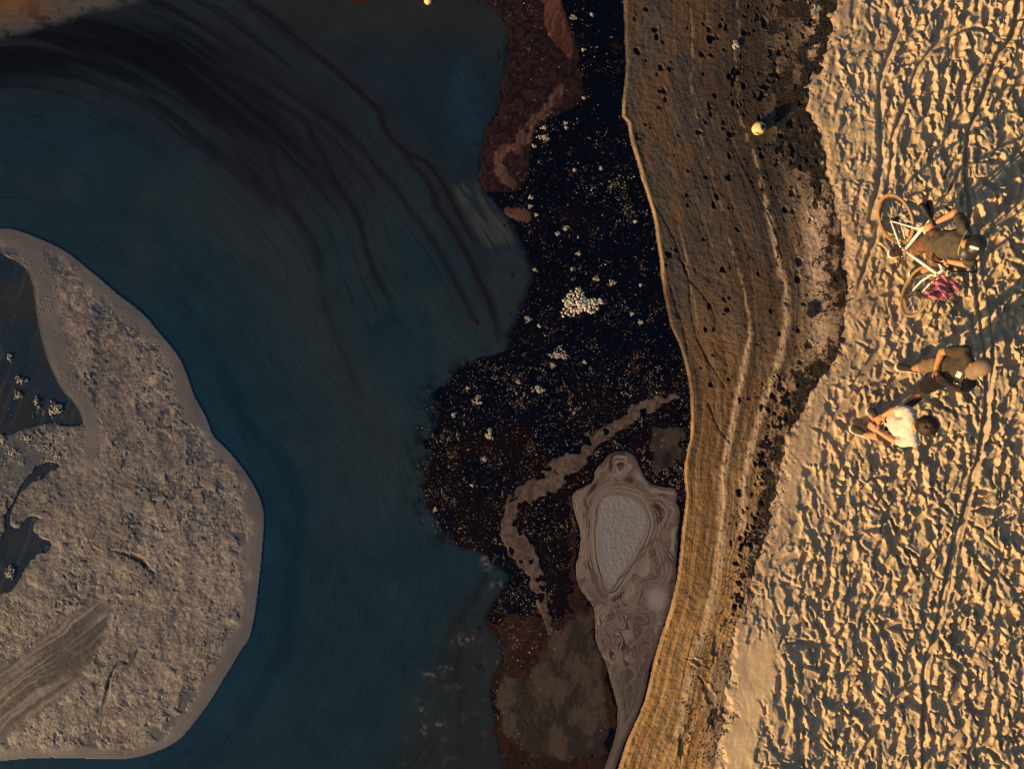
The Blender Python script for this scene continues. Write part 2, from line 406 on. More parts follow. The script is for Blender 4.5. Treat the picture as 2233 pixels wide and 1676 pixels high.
# ------------------------------------------------------------------ water
OFF = np.array((.0017, .0023, .0036))
PX, PY = grid(-150, 1560, -150, 1830, 2.9)
wx = PX + 26 * (fbm(PX / 130, PY / 130, 4, 1) - .5); wy = PY + 26 * (fbm(PX / 130, PY / 130, 4, 3) - .5)
dR = -sdist(PX, PY, RAFTP)                       # distance outside the raft
dRw = dR + 20 * (fbm(PX / 160, PY / 160, 3, 5) - .5)
c = np.broadcast_to(alb((24, 37, 42)), PX.shape + (3,)).copy()
big = fbm(PX / 260, PY / 260, 4, 2)
c = mix(c, alb((22, 38, 45)), ss(.5, .75, big) * .7)
c = mix(c, alb((34, 41, 43)), ss(.5, .3, big) * .6)
lowleft = ss(700, 1300, PY)
c = mix(c, alb((23, 38, 45)), lowleft * .5)
# blue water hugging the raft, darker thread outside it
rim = ss(480, 900, PY)
c = mix(c, alb((16, 40, 52)), np.exp(-(np.clip(dRw, 0, None) / 46) ** 2) * (.2 + .6 * rim))
c = mix(c, alb((9, 30, 45)), np.exp(-((dRw - 74) / 20) ** 2) * .55 * rim)
c = mix(c, alb((20, 43, 54)), np.exp(-((dRw - 105) / 16) ** 2) * .25 * rim)
# upper basin: blue grey, brown near the top edge
dT, tT = dline(PX, PY, STREAKS[0][0], want_t=True)
upper = (PX > np.interp(PY, STREAKS[0][0][:, 1], STREAKS[0][0][:, 0])) & (PY < 760)
u = ss(0, 25, dT) * upper
c = mix(c, alb((25, 32, 39)), u * .9)
c = mix(c, alb((36, 35, 34)), u * ss(170, 20, wy) * .9)
c = mix(c, alb((22, 41, 53)), u * np.exp(-((wx - 1010) / 26) ** 2) * np.exp(-((wy - 220) / 100) ** 2) * .8)
c = mix(c, alb((50, 49, 45)), ss(-9, 12, sdist(wx, wy, [(985,405),(1010,392),(1045,398),(1080,438),(1112,480),(1128,530),(1090,540),(1058,550),(1025,495)], 60)) * (.1 + 1.0 * ss(.35, .7, fbm((wx * .85 - wy * .5) / 6, (wy * .85 + wx * .5) / 70, 3, 4))))
c = mix(c, alb((34, 38, 42)), ss(-14, 18, sdist(wx, wy, [(1058,552),(1128,532),(1155,590),(1135,680),(1105,740),(1090,700)], 60)) * .8)
# dark plume sweeping from the left edge over the raft
dP, tP = dline(PX, PY, PLUME, want_t=True)
fade2 = 1 - ss(.85, 1.0, tP); wid = 82 - 25 * tP; fade = 1 - ss(.62, 1.0, tP)
band = np.exp(-(dP / (wid * 1.12)) ** 4) * fade
arc = vn(dRw / 15, tP * 5, 2) * .5 + vn(dRw / 6, tP * 9, 4) * .3 + vn(dRw / 40, tP * 2, 6) * .4
side = np.where((PY < np.interp(PX, PLUME[:, 0], PLUME[:, 1])), 1, -1)
c = mix(c, alb((15, 14, 20)), np.clip(band * (.95 + .5 * (fbm(dRw / 9, tP * 6, 3, 6) - .5)), 0, 1))
c = mix(c, alb((29, 28, 32)), np.exp(-(dP / 175) ** 4) * fade2 * (1 - band) * .92 * ss(.1, .6, fbm(PX / 140, PY / 60, 3, 7) + .22))
reach = np.exp(-(dP / 190) ** 4) * fade2
c = mix(c, alb((12, 11, 16)), reach * ss(.50, .80, arc) * .7 * (1 - .5 * ss(.6, 1, tP)))
c = mix(c, alb((33, 31, 35)), reach * ss(.50, .30, arc) * .5)
c = mix(c, alb((20, 36, 45)), np.exp(-((PX - 40) / 230) ** 2) * np.exp(-((PY - 300) / 95) ** 2) * .8)
# brown haze of sediment threads through the middle
c = mix(c, alb((37, 41, 43)), np.exp(-((dRw - 290) / 85) ** 2) * ss(300, 500, PY) * (1 - ss(900, 1250, PY)) * .7)
# threads
for pts, hw, s in STREAKS:
    dd, tt = dline(wx * .35 + PX * .65, wy * .35 + PY * .65, pts, 60, True)
    end = ss(0, .06, tt) * (1 - ss(.86, 1.0, tt))
    c = mix(c, alb((11, 10, 19)), np.exp(-(dd / (hw * (.75 + .5 * vn(tt * 14, tt * 0, 3)))) ** 2) * s * end)
    c = mix(c, alb((38, 32, 33)), np.exp(-(dd / (hw * 3.2)) ** 2) * s * end * .35)
# pale brown shallows, top left corner and lower right
corner = ss(0, 26, (94 - .27 * PX) - PY + 14 * (fbm(PX / 50, PY / 50, 4, 1) - .5)) * (1 - ss(230, 420, PX))
blot = ss(.60, .70, fbm(PX / 26, PY / 22, 4, 4))
c = mix(c, alb((66, 60, 54)), corner * (1 - .75 * blot))
c = mix(c, alb((96, 62, 36)), corner * np.exp(-((PX + 10) / 120) ** 2) * (1 - ss(0, 75, PY)) * .9)
shal = ss(0, 160, PX - np.interp(PY, [1230, 1330, 1450, 1676, 1850], [1060, 940, 850, 760, 720]) + 70 * (fbm(PX / 60, PY / 90, 4, 2) - .5)) * ss(1230, 1330, PY) * (PX < xE(PY) + 6)
c = mix(c, alb((34, 34, 32)), shal * .8)
fl_ = ss(.66, .8, fbm(PX / 22, PY / 14, 4, 6)) * shal
c = mix(c, alb((90, 78, 62)), fl_ * .16 * (1 - ss(0, 60, np.abs(PX - 960) - 70)))
for (qx, qy, r1, r2) in ((1063,1226,17,20),(1086,1275,12,14),(1089,1405,8,13),(1086,1453,8,16),(942,1465,22,7),(972,1448,16,6),(928,1548,9,7),(930,1592,8,11),(968,1577,12,6),(1012,1390,30,9)):
    e = ((wx - qx) / r1) ** 2 + ((wy - qy) / r2) ** 2
    c = mix(c, alb((112, 94, 74)), np.exp(-e ** 1.3) * ss(.44, .74, fbm(PX / 6, PY / 6, 3, 2)) * .55)
for (qx, qy) in ((785,0),):
    c = mix(c, alb((58, 26, 18)), np.exp(-((PX - qx) / 24) ** 2 - ((PY - qy) / 8) ** 2))
# dark bubbly water along the shore
ed = PX - xE(PY) + 16 * (fbm(PX / 22, PY / 22, 4, 3) - .5) + 10 * (fbm(PX / 7, PY / 7, 2, 2) - .5)
frag = ss(.50, .60, fbm(PX / 26, PY / 26, 3, 5)) * ss(-70, 10, ed) * ((PY > 760) & (PY < 1200))
dark = np.clip(ss(-12, 10, ed) * np.where((PY > 790) & (PY < 1210), ss(.30, .42, fbm(PX / 30, PY / 30, 3, 5) + ss(0, 110, ed)), 1) + frag * .8, 0, 1)
navy = mix(np.broadcast_to(alb((6, 9, 18)), PX.shape + (3,)), alb((19, 11, 12)), .9 * ss(.36, .74, fbm(PX / 80, PY / 80, 5, 7) + .24 * ss(780, 1000, PY) + .2 * np.exp(-((PX - 1130) / 60) ** 2) * ss(1200, 1330, PY) - .2))
c = mix(c, navy, dark)
c = np.clip(c, .0008, .6)
flow = np.stack([dRw / PPM, (PY * .8 + PX * .3) / PPM, 0 * PX], -1)
und = (dR < -6) & (PX < 240) & (PY > 500)
uc = mix(np.broadcast_to(alb((29, 37, 44)), PX.shape + (3,)), alb((40, 37, 38)), ss(.42, .62, fbm(PX / 60, PY / 110, 4, 6)))
uc = mix(uc, alb((60, 58, 56)), ss(.60, .72, fbm((PX + .4 * PY) / 9, PY / 90, 3, 2)) * .4)
c = np.where(und[..., None], uc, c)
keep = (PX < xA(PY) + 14) & ((dR > -9) | (PX < 240))
tag(grid_obj('water', PX, PY, 0 * PX, -.002 + .004 * fbm(PX / 40, PY / 40, 3, 1), keep, {'Col': c, 'flow': flow}, M_WATER), kind='structure',
    label='dark teal water with brown threads of scum')
# outer water and beach out to the horizon, under the detailed sheets
def sheet(name, xs, zs, mat, y=90, colr=(.1, .1, .1)):
    ys = (-y, y); V = [(x, yy, z) for yy in ys for x, z in zip(xs, zs)]; n = len(xs)
    Q = [(i, i + 1, n + i + 1, n + i) for i in range(n - 1)]
    V = np.array(V, np.float32)
    return fast_mesh(name, V, np.array(Q), {'Col': np.tile(colr, (len(V), 1)), 'flow': V * .2, 'speck': np.zeros(len(V)), 'bub': np.zeros(len(V))}, mat, smooth=False)
tag(sheet('water', (-120, 1.9), (-.012, -.012), M_WATER, colr=tuple(alb((25, 38, 44)))), kind='structure')
tag(sheet('beach', (1.1, 3.2, 4.6, 150), (-.08, .0, .045, .06), M_DRY, colr=(.46, .355, .235)), kind='structure')
# dark underside of the raft openings
# ------------------------------------------------------------------ foam raft at the left
OFF = np.array((.004, .0035, .0028))
PX, PY = grid(-150, 600, 470, 1720, 1.75)
dI = sdist(PX, PY, RAFTP)
wx = PX + 30 * (fbm(PX / 60, PY / 60, 4, 1) - .5); wy = PY + 30 * (fbm(PX / 60, PY / 60, 4, 3) - .5)
INLET = [(-200,520),(0,547),(35,567),(66.5,593),(81,637),(92.6,686),(110,729),(119,773),(127,810),(150,836),(174,860),(188,891),(186,925),(150,930),(110,925),(60,935),(20,950),(-200,960)]
CHAN = [(127,1010),(90,1005),(64,1027),(45,1060),(29,1094),(12,1130),(-5,1180),(-200,1240),(-200,1330),(0,1300),(40,1268),(80,1215),(105,1203),(104,1180),(75,1165),(85,1130),(60,1125),(40,1150),(25,1140),(40,1090),(75,1050)]
inl = sdist(wx * .35 + PX * .65, wy * .35 + PY * .65, INLET); ch = sdist(wx, wy, spline(CHAN, 3, True))
RIB = spline([(20,505),(60,540),(95,600),(108,690),(122,760),(150,830),(188,880),(203,940),(198,1010),(205,1060)], 4)
dRib, tRib = dline(PX, PY, RIB, want_t=True)
rib = np.exp(-(dRib / (30 * (1 - tRib * .55))) ** 4)
FEA = spline([(-60,1500),(0,1455),(60,1415),(120,1365),(185,1318),(215,1308),(236,1325),(240,1352),(222,1395),(198,1440),(160,1490),(100,1545),(0,1615),(-60,1650)], 3)
fe = sdist(wx * .2 + PX * .8, wy * .2 + PY * .8, FEA)
fea = ss(-9, 9, fe + 10 * (fbm(PX / 12, PY / 12, 3, 2) - .5))
film = np.clip(1 - ss(9, 32, dI + 48 * (fbm(PX / 50, PY / 50, 3, 2) - .5) - 12 * ss(500, 700, PY)), 0, 1)
film = np.maximum(film, rib * (1 - ss(.8, 1, tRib)))
n1 = fbm(PX / 16, PY / 16, 4, 2); n2 = fbm(PX / 6.5, PY / 6.5, 3, 4); n3 = fbm(PX / 90, PY / 90, 4, 6)
# open dark gaps: along the inside of the rim and in patches
gapf = n1 * .55 + n2 * .45
gth = .338 + .10 * ss(.5, .72, n3) + .16 * np.exp(-((dI - 46) / 16) ** 2) * ss(.42, .6, fbm(PX / 70, PY / 70, 2, 3))
gth = gth + .17 * np.exp(-(((PX - 420) / 75) ** 2 + ((PY - 1060) / 120) ** 2)) * .8
gth = gth + .16 * np.exp(-(((PX - 210) / 60) ** 2 + ((PY - 1290) / 50) ** 2))
up_left = ss(0, 60, 1000 - PY + .8 * (150 - PX)) * ss(170, 60, PX) * (PY > 880)
gth = gth + .25 * up_left
gth = gth + .13 * np.exp(-(dline(PX, PY, [(235,610),(215,700),(212,800),(208,900)], 60) / 9) ** 2)
gap = ss(-.02, .03, gth - gapf) * (1 - film) * (1 - fea)
opn = np.clip(np.maximum(ss(-3, 4, inl) * (1 - rib), ss(-3, 4, ch)), 0, 1)
clump_in = ss(.60, .66, fbm(PX / 30, PY / 30, 3, 7) * .6 + n2 * .4) * ss(850, 980, PY) * opn
opn = opn * (1 - clump_in * (ch < 0))
solid = (1 - gap) * (1 - opn)
CR1 = spline([(243,1199),(275,1206),(307,1221),(321,1235),(337,1250),(337,1260)], 5)
CR2 = spline([(223,1543),(231,1520),(240,1480),(252,1453),(266,1442),(286,1442),(301,1416)], 5)
CR3 = spline([(420,1180),(412,1240),(405,1290),(385,1330),(360,1370),(352,1410),(338,1445)], 5)
d1, t1 = dline(PX, PY, CR1, 40, True); d2, t2 = dline(PX, PY, CR2, 40, True); d3 = dline(wx, wy, CR3, 60)
crack = np.maximum(1 - ss(.5, 1, d1 / (1.2 + 6 * np.sin(np.pi * np.clip(t1 * 1.15, 0, 1)))), .9 * (1 - ss(.5, 1, d2 / (1.5 + 3.5 * np.abs(np.sin(t2 * 7))))))
fine = fbm(PX / 3.2, PY / 3.2, 2, 1)
tan = np.broadcast_to(alb((112, 96, 84)), PX.shape + (3,)).copy()
tan = mix(tan, alb((90, 77, 72)), ss(.45, .62, n3)); tan = mix(tan, alb((130, 111, 93)), ss(.56, .70, n1) * .7)
who = fbm((wx + 40 * n3) / 55, (wy - 40 * n1) / 55, 4, 3); whb = vn(who * 34, PX / 200, 2)
tan = mix(tan, alb((80, 67, 63)), ss(.54, .74, whb) * .75); tan = mix(tan, alb((138, 118, 98)), ss(.44, .26, whb) * .6)
vein = np.exp(-(np.abs(fbm(wx / 70, wy / 70, 4, 5) - .5) / .02) ** 2)
tan = mix(tan, alb((84, 70, 68)), vein * .5 + .65 * np.exp(-(d3 / 13) ** 2))
filmc = mix(np.broadcast_to(alb((92, 80, 73)), PX.shape + (3,)), alb((84, 78, 74)), ss(.4, .65, fbm(dI / 6, PY / 60 + PX / 90, 3, 3)))
c = mix(tan, filmc, film)
pep = ss(.55, .66, fbm(PX / 4.2, PY / 4.2, 3, 6)) * (1 - film) * (.35 + .65 * ss(.45, .6, fbm(PX / 60, PY / 60, 3, 1)) + .5 * np.exp(-(((PX - 430) / 80) ** 2 + ((PY - 1070) / 150) ** 2)))
c = mix(c, alb((62, 60, 62)), np.clip(pep, 0, 1) * .8)
c = mix(c, alb((70, 72, 74)), np.clip(1 - ss(3, 20, dI), 0, 1) * .35)
# feather: brown and grey streaks along its length
fu = (PX * .80 - PY * .60); fv = (PX * .60 + PY * .80)
strk = fbm(fv / 4.5 + 6 * fbm(PX / 60, PY / 60, 3, 5), fu / 120, 4, 3)
fc = mix(np.broadcast_to(alb((78, 66, 60)), PX.shape + (3,)), alb((48, 44, 44)), ss(.5, .62, strk)); fc = mix(fc, alb((118, 102, 90)), ss(.46, .36, strk) * .8)
edgef = np.exp(-(fe / 7) ** 2)
c = mix(c, fc, fea); c = mix(c, alb((58, 58, 56)), edgef * .65 * fea)
deep = mix(np.broadcast_to(alb((28, 37, 46)), PX.shape + (3,)), alb((38, 37, 40)), ss(.4, .6, n3) * .7)
deepg = np.broadcast_to(alb((50, 54, 58)), PX.shape + (3,))
c = c * (.80 + .16 * ss(.4, .62, fbm(PX / 120, PY / 120, 3, 3)))[..., None]
lobe = ss(.50, .60, fbm((wx + 50 * n3) / 95, (wy - 50 * n3) / 70, 4, 2)) * (1 - film) * (1 - fea)
c = mix(c, alb((84, 73, 68)), lobe * .55)
CHN = spline([(232,640),(222,690),(214,750),(212,820),(208,890),(206,950)], 4)
c = mix(c, alb((48, 48, 50)), np.exp(-(dline(PX + 10 * (n1 - .5), PY, CHN, 60) / 8) ** 2) * (1 - film) * .85)
c = mix(c, deepg, gap * .82); c = mix(c, deep, opn)
nearo = np.maximum(np.exp(-(np.clip(-inl, 0, None) / 20) ** 2) * (1 - rib), np.exp(-(np.clip(-ch, 0, None) / 16) ** 2)) * (1 - opn)
c = mix(c, alb((56, 56, 58)), nearo * (.35 + .5 * ss(.4, .6, n2)))
cell = np.abs(fbm((wx + 26 * n2) / 30, (wy - 26 * n1) / 30, 3, 7) - .5)
c = mix(c, alb((76, 64, 60)), np.exp(-(cell / .014) ** 2) * (1 - film) * .55 * solid); c = mix(c, alb((40, 32, 30)), crack)
zr = (.002 + .006 * ss(0, 30, dI)) * (1 - opn) * (1 - .55 * gap) + .004
bubbly = (1 - film) * (1 - fea * .7) * (1 - opn) * (1 - .6 * gap)
lump = fbm(PX / 9, PY / 9, 3, 3); lump2 = fbm(PX / 28, PY / 28, 3, 2)
fold_ = 1 - np.abs(2 * fbm(wx / 55, wy / 55, 3, 4) - 1)
dz = zr + bubbly * (.0045 * (lump - .5) + .0050 * (fine - .5) + .014 * (lump2 - .5) + .010 * (fold_ - .8)) + film * .002 * (n1 - .5) - .02 * crack * solid
dz = np.where(dI < 1.5, -.02, np.maximum(dz, .001)); c = np.clip(c, .001, .7)
tag(grid_obj('foam_raft', PX, PY, 0 * PX, dz, (dI > -2.5) & (opn < .8), {'Col': c, 'bub': np.clip(bubbly + .12, 0, 1)}, M_RAFT), kind='stuff',
    label='large pale tan raft of foam with a smooth rim floating at the left', cat='foam')

# ------------------------------------------------------------------ swirled foam patch against the shore
PX, PY = grid(1235, 1500, 968, 1800, 1.55)
dI = sdist(PX, PY, PATCH) + 3 * (fbm(PX / 14, PY / 14, 3, 2) - .5)
a1 = fbm(PX / 62, PY / 62, 3, 1); a2 = fbm(PX / 48, PY / 80, 3, 4)
low = ss(1230, 1330, PY)
a3 = fbm(PX / 20, PY / 26, 3, 5)
v = dI * (1 - .45 * low) + 78 * (a1 - .5) * (.75 + low * 1.3) + 34 * (a2 - .5) * (.5 + low) + 9 * (a3 - .5)
band = vn(v / 3.6, v * 0 + PY / 300, 3) * .6 + vn(v / 1.9, v * 0 + PX / 300, 5) * .4
ew = ((PX - 1362 - 10 * (a1 - .5)) * math.cos(.12) + (PY - 1165) * math.sin(.12)) / 62, ((PY - 1165) * math.cos(.12) - (PX - 1362) * math.sin(.12)) / 112
er = np.sqrt(ew[0] ** 2 + ew[1] ** 2) + .25 * (a2 - .5)
CORE = spline([(1312,1092),(1345,1078),(1386,1092),(1412,1128),(1406,1165),(1378,1214),(1338,1280),(1320,1272),(1308,1200),(1304,1140)], 4, True)
dc = sdist(PX, PY, CORE) + 10 * (a2 - .5)
core = ss(-3, 5, dc)
mixd = np.exp(-(np.clip(-dc, 0, None) / 34) ** 2)
band = band * (1 - mixd) + mixd * (vn(-dc / 3.4 + 3 * a1, PY / 200, 3) * .6 + vn(-dc / 1.8, PX / 200, 5) * .4)
c = np.broadcast_to(alb((98, 81, 69)), PX.shape + (3,)).copy()
c = mix(c, alb((58, 43, 36)), ss(.52, .63, band) * (.5 + .65 * ss(.38, .6, fbm(PX / 30, PY / 40, 3, 7))))
c = mix(c, alb((124, 106, 91)), ss(.45, .30, band) * .5)
c = mix(c, alb((110, 99, 90)), core * .9)
brown = ss(.46, .56, fbm(PX / 50 + 3, PY / 75, 3, 6) + .10 * low - .05) * low * ss(4, 14, dI)
c = mix(c, mix(np.broadcast_to(alb((62, 48, 43)), PX.shape + (3,)), alb((92, 76, 65)), ss(.44, .58, band)), brown * .95)
tail = ss(1420, 1560, PY)
c = mix(c, mix(np.broadcast_to(alb((84, 70, 60)), PX.shape + (3,)), alb((58, 46, 42)), ss(.45, .65, vn(dI / 3.0, PY / 90, 2))), tail * .75)
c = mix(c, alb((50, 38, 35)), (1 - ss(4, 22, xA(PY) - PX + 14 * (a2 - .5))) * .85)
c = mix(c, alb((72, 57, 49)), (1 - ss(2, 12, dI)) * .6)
bl = np.exp(-(((PX - 1431) / 22) ** 2 + ((PY - 1305) / 26) ** 2) ** 2)
c = mix(c, alb((118, 102, 92)), bl * .85)
RIDGE = spline([(1448,1120),(1462,1150),(1474,1195),(1476,1240)], 4)
fold = spline([(1300,1250),(1306,1280),(1318,1300),(1334,1284),(1352,1258),(1384,1226),(1408,1192),(1428,1176),(1446,1182),(1456,1200),(1440,1236)], 4)
df = dline(PX + 7 * (a3 - .5) * 2, PY, fold, 40)
c = mix(c, alb((70, 55, 46)), np.exp(-(df / 2.6) ** 2) * .9)
dz = .003 + .004 * ss(0, 12, dI) + .002 * (band - .5) + core * .005 * (fbm(PX / 4, PY / 4, 3, 1) - .5)
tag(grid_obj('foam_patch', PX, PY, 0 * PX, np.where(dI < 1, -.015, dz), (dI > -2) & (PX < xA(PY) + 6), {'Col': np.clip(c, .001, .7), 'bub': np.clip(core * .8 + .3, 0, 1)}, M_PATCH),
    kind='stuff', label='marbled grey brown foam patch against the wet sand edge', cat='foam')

# ------------------------------------------------------------------ brown scum films on the dark water
def blob_field(PX, PY, pts, wd, seed, rough=9):
    dd, tt = dline(PX + rough * (fbm(PX / 16, PY / 16, 4, seed) - .5) * 2, PY + rough * (fbm(PX / 16, PY / 16, 4, seed + 2) - .5) * 2, pts, 90, True)
    return np.interp(tt, np.linspace(0, 1, len(wd)), wd) - dd
PX, PY = grid(1030, 1520, -150, 1830, 1.9)
RIBBON = spline([(1475,862),(1440,876),(1406,890),(1369,916),(1334,936),(1305,956),(1262,985),(1233,1014),(1189,1055),(1146,1075),(1123,1095),(1114,1124),(1114,1162),(1131,1185),(1149,1211),(1166,1248),(1178,1289),(1189,1330),(1197,1375)], 4)
f1 = blob_field(PX, PY, RIBBON, [9,13,15,16,15,14,24,26,25,22,16,14,18,30,28,18,13,13,10], 1, 8)
f1 = f1 + 20 * (fbm(PX / 44, PY / 44, 5, 5) - .5) - 30 * ss(.62, .72, fbm(PX / 20, PY / 20, 3, 2))
SWIRL = spline([(1200,-40),(1205,0),(1210,40),(1222,75),(1238,100),(1246,125)], 4)
f2 = blob_field(PX, PY, SWIRL, [16,18,24,22,16,6], 3, 6)
VEINP = spline([(1225,190),(1200,225),(1177,252),(1155,285),(1125,320),(1098,335),(1086,355),(1098,385),(1115,400)], 4)
f3 = blob_field(PX, PY, VEINP, [8,9,9,11,13,12,9,12,6], 5, 13) + 20 * (fbm(PX / 18, PY / 18, 4, 2) - .5)
f4 = blob_field(PX, PY, spline([(1110,462),(1130,466),(1150,470)], 3), [10,15,12], 2, 6)
ub = np.where(PY < 420, np.minimum(PX - xE(PY) - 2, np.interp(PY, [-150,0,38,101,134,177,218,240,256,271,299,359,395,420], [1223,1223,1233,1258,1261,1273,1266,1240,1202,1177,1157,1149,1152,1120]) - PX), -50)
ub = ub + 18 * (fbm(PX / 18, PY / 18, 4, 6) - .5)
BASIN = [(1085,1500),(1100,1470),(1150,1490),(1185,1440),(1190,1390),(1225,1360),(1290,1330),(1296,1390),(1306,1440),(1318,1480),(1322,1530),(1322,1600),(1310,1640),(1240,1655),(1160,1640),(1105,1600),(1085,1560)]
f5 = sdist(PX, PY, BASIN) + 40 * (fbm(PX / 30, PY / 30, 4, 2) - .5)
f6 = sdist(PX, PY, [(1425,950),(1460,920),(1495,930),(1500,980),(1485,1030),(1450,1045),(1415,1025),(1408,990)]) + 75 * (fbm(PX / 22, PY / 22, 4, 4) - .5)
EDG = [(1060,1344),(1090,1420),(1074,1500),(1078,1560),(1090,1640),(1120,1790),(1300,1790),(1325,1640),(1340,1560),(1332,1490),(1300,1400),(1290,1325),(1255,1260),(1250,1130),(1225,1150),(1245,1260),(1240,1340)]
f7 = np.where(inside(PX + 46 * (fbm(PX / 40, PY / 40, 3, 2) - .5), PY + 46 * (fbm(PX / 40, PY / 40, 3, 6) - .5), EDG), 12, -12) + 40 * (fbm(PX / 26, PY / 26, 4, 7) - .52)
nse = fbm(PX / 8, PY / 8, 4, 1); n5 = fbm(PX / 40, PY / 40, 3, 3)
stk = fbm((PX + .35 * PY) / 5 + 6 * n5, PY / 60, 3, 4)
def put(c, h, f, col, col2, k, hh):
    m = ss(-2, 2.5, f); cc = mix(np.broadcast_to(alb(col), PX.shape + (3,)), alb(col2), ss(.34, .66, k))
    return mix(c, cc, m), np.maximum(h, m * hh)
c = np.broadcast_to(alb((30, 19, 18)), PX.shape + (3,)).copy(); h = np.full(PX.shape, -.01)
c, h = put(c, h, f7, (42, 24, 20), (26, 15, 15), nse * .5 + n5 * .5, .006)
c, h = put(c, h, ub, (42, 26, 23), (24, 16, 19), nse, .006)
c, h = put(c, h, f5 * .35, (62, 48, 39), (38, 31, 28), .5 + .9 * (fbm(PX / 38, PY / 52, 5, 6) - .5) + .35 * (stk - .5) + .3 * (nse - .5), .007)
c, h = put(c, h, f6 * .3, (58, 46, 39), (34, 25, 25), .5 + .7 * (n5 - .5) + .4 * (stk - .5), .007)
c, h = put(c, h, f4, (80, 52, 40), (66, 44, 36), nse, .008)
c, h = put(c, h, f3, (82, 56, 44), (60, 40, 34), stk, .008)
c, h = put(c, h, f2, (84, 50, 38), (58, 34, 28), stk, .009)
c, h = put(c, h, f1, (86, 67, 56), (62, 47, 40), nse * .6 + stk * .4, .010)
allf = np.maximum.reduce([f1, f2, f3, f4, f5, f6, ub, f7])
ip = sdist(PX, PY, PATCH, 60)
tag(grid_obj('brown_scum', PX, PY, 0 * PX, h + .004 * (nse - .5), (allf > -2.5) & (ip < 1) & (PX < xA(PY) + 5), {'Col': np.clip(c, .001, .6), 'bub': np.full(PX.shape, .7)}, M_SCUM),
    kind='stuff', label='reddish brown scum drifting in ribbons on the dark water by the shore', cat='scum')

# ------------------------------------------------------------------ bubbles and foam clumps
def ico(sub):
    bm = bmesh.new(); bmesh.ops.create_icosphere(bm, subdivisions=sub, radius=1)
    V = np.array([v.co[:] for v in bm.verts]); F = np.array([[v.index for v in f.verts] for f in bm.faces]); bm.free()
    return V, F
IV1, IF1 = ico(1); IV2, IF2 = ico(2)
def scatter(name, P, Rr, mat, V0=IV1, F0=IF1, flat=.8, **k):
    n = len(P); m = len(V0)
    V = V0[None] * np.stack([Rr, Rr, Rr * flat], -1)[:, None, :] + P[:, None, :]
    F = (F0[None] + (np.arange(n) * m)[:, None, None]).reshape(-1, 3)
    return tag(fast_mesh(name, V.reshape(-1, 3), F, {}, mat), **k)
def rnd(n, a, b): return rng.random(n) * (b - a) + a
N = 170000
x = rnd(N, 900, 1510); y = rnd(N, -60, 1730)
edge = x - xE(y); sh = xA(y) - x
den = ss(-8, 25, edge) * (sh > 4)
clus = fbm(x / 34, y / 34, 4, 3); cl2 = fbm(x / 11, y / 11, 3, 5)
den = den * (.11 + .9 * ss(.50, .66, clus) * ss(.42, .66, cl2))
zone = np.where(y < 420, .40, np.where(y < 760, .55, np.where(y < 1240, 1.0, .85)))
zone = zone * np.where((y < 250) & (x > 1290), .45, 1.0)
zone = zone + .6 * np.exp(-((x - 1345) / 45) ** 2 - ((y - 400) / 45) ** 2)
den = den * zone; den = den + .5 * np.exp(-(((x - 1130) / 55) ** 2 + ((y - 1370) / 110) ** 2) ** 2) * ss(.40, .62, cl2) * (edge > 4)
fr = ss(.52, .62, fbm(x / 24, y / 24, 3, 5)) * ss(-75, 0, edge) * ((y > 780) & (y < 1200)); den = np.maximum(den, fr * .22)
den = np.where((y > 1240) & (x > 1215), den * .12, den)
q = rng.random(N) < den * .85
x, y = x[q], y[q]
ok = (sdist(x, y, PATCH, 40) < -2) & (blob_field(x, y, RIBBON, [9,13,15,16,15,14,24,26,25,22,16,14,18,30,28,18,13,13,10], 1) < 2)
x, y = x[ok], y[ok]
Rr = .0026 + .0042 * rng.random(len(x)) ** 2.4 + np.where(rng.random(len(x)) < .02, .005, 0)
print('bubbles', len(x))
P = np.stack([(x - CX) / PPM, (CY - y) / PPM, np.full(len(x), .004)], -1)
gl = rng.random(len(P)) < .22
scatter('glint_bubbles', P[gl], Rr[gl] * .72, M_GLINT, kind='stuff', label='pinpoint bubbles coloured pale as sun glints among the dark ones near the shore', cat='bubbles')
P, Rr = P[~gl], Rr[~gl]
scatter('bubbles', P, Rr, M_BUB, kind='stuff', label='tiny glinting bubbles strewn over the dark water beside the shore', cat='bubbles')
# bubbles standing on the raft
N = 26000; x = rnd(N, -60, 575); y = rnd(N, 560, 1655)
di = sdist(x, y, RAFTP); q = (di > 34) & (fbm(x / 26, y / 26, 4, 2) > .52) & (sdist(x, y, FEA, 50) < 0) & (sdist(x, y, INLET, 50) < 4) & (sdist(x, y, CHAN, 50) < 4) & (rng.random(N) < .55)
x, y = x[q], y[q]; Rr = .004 + .006 * rng.random(len(x)) ** 2.5
P = np.stack([(x - CX) / PPM, (CY - y) / PPM, np.full(len(x), .015)], -1)
scatter('raft_bubbles', P, Rr * .8, M_RBUB, kind='stuff', label='small bubbles standing on the tan foam raft', cat='bubbles')

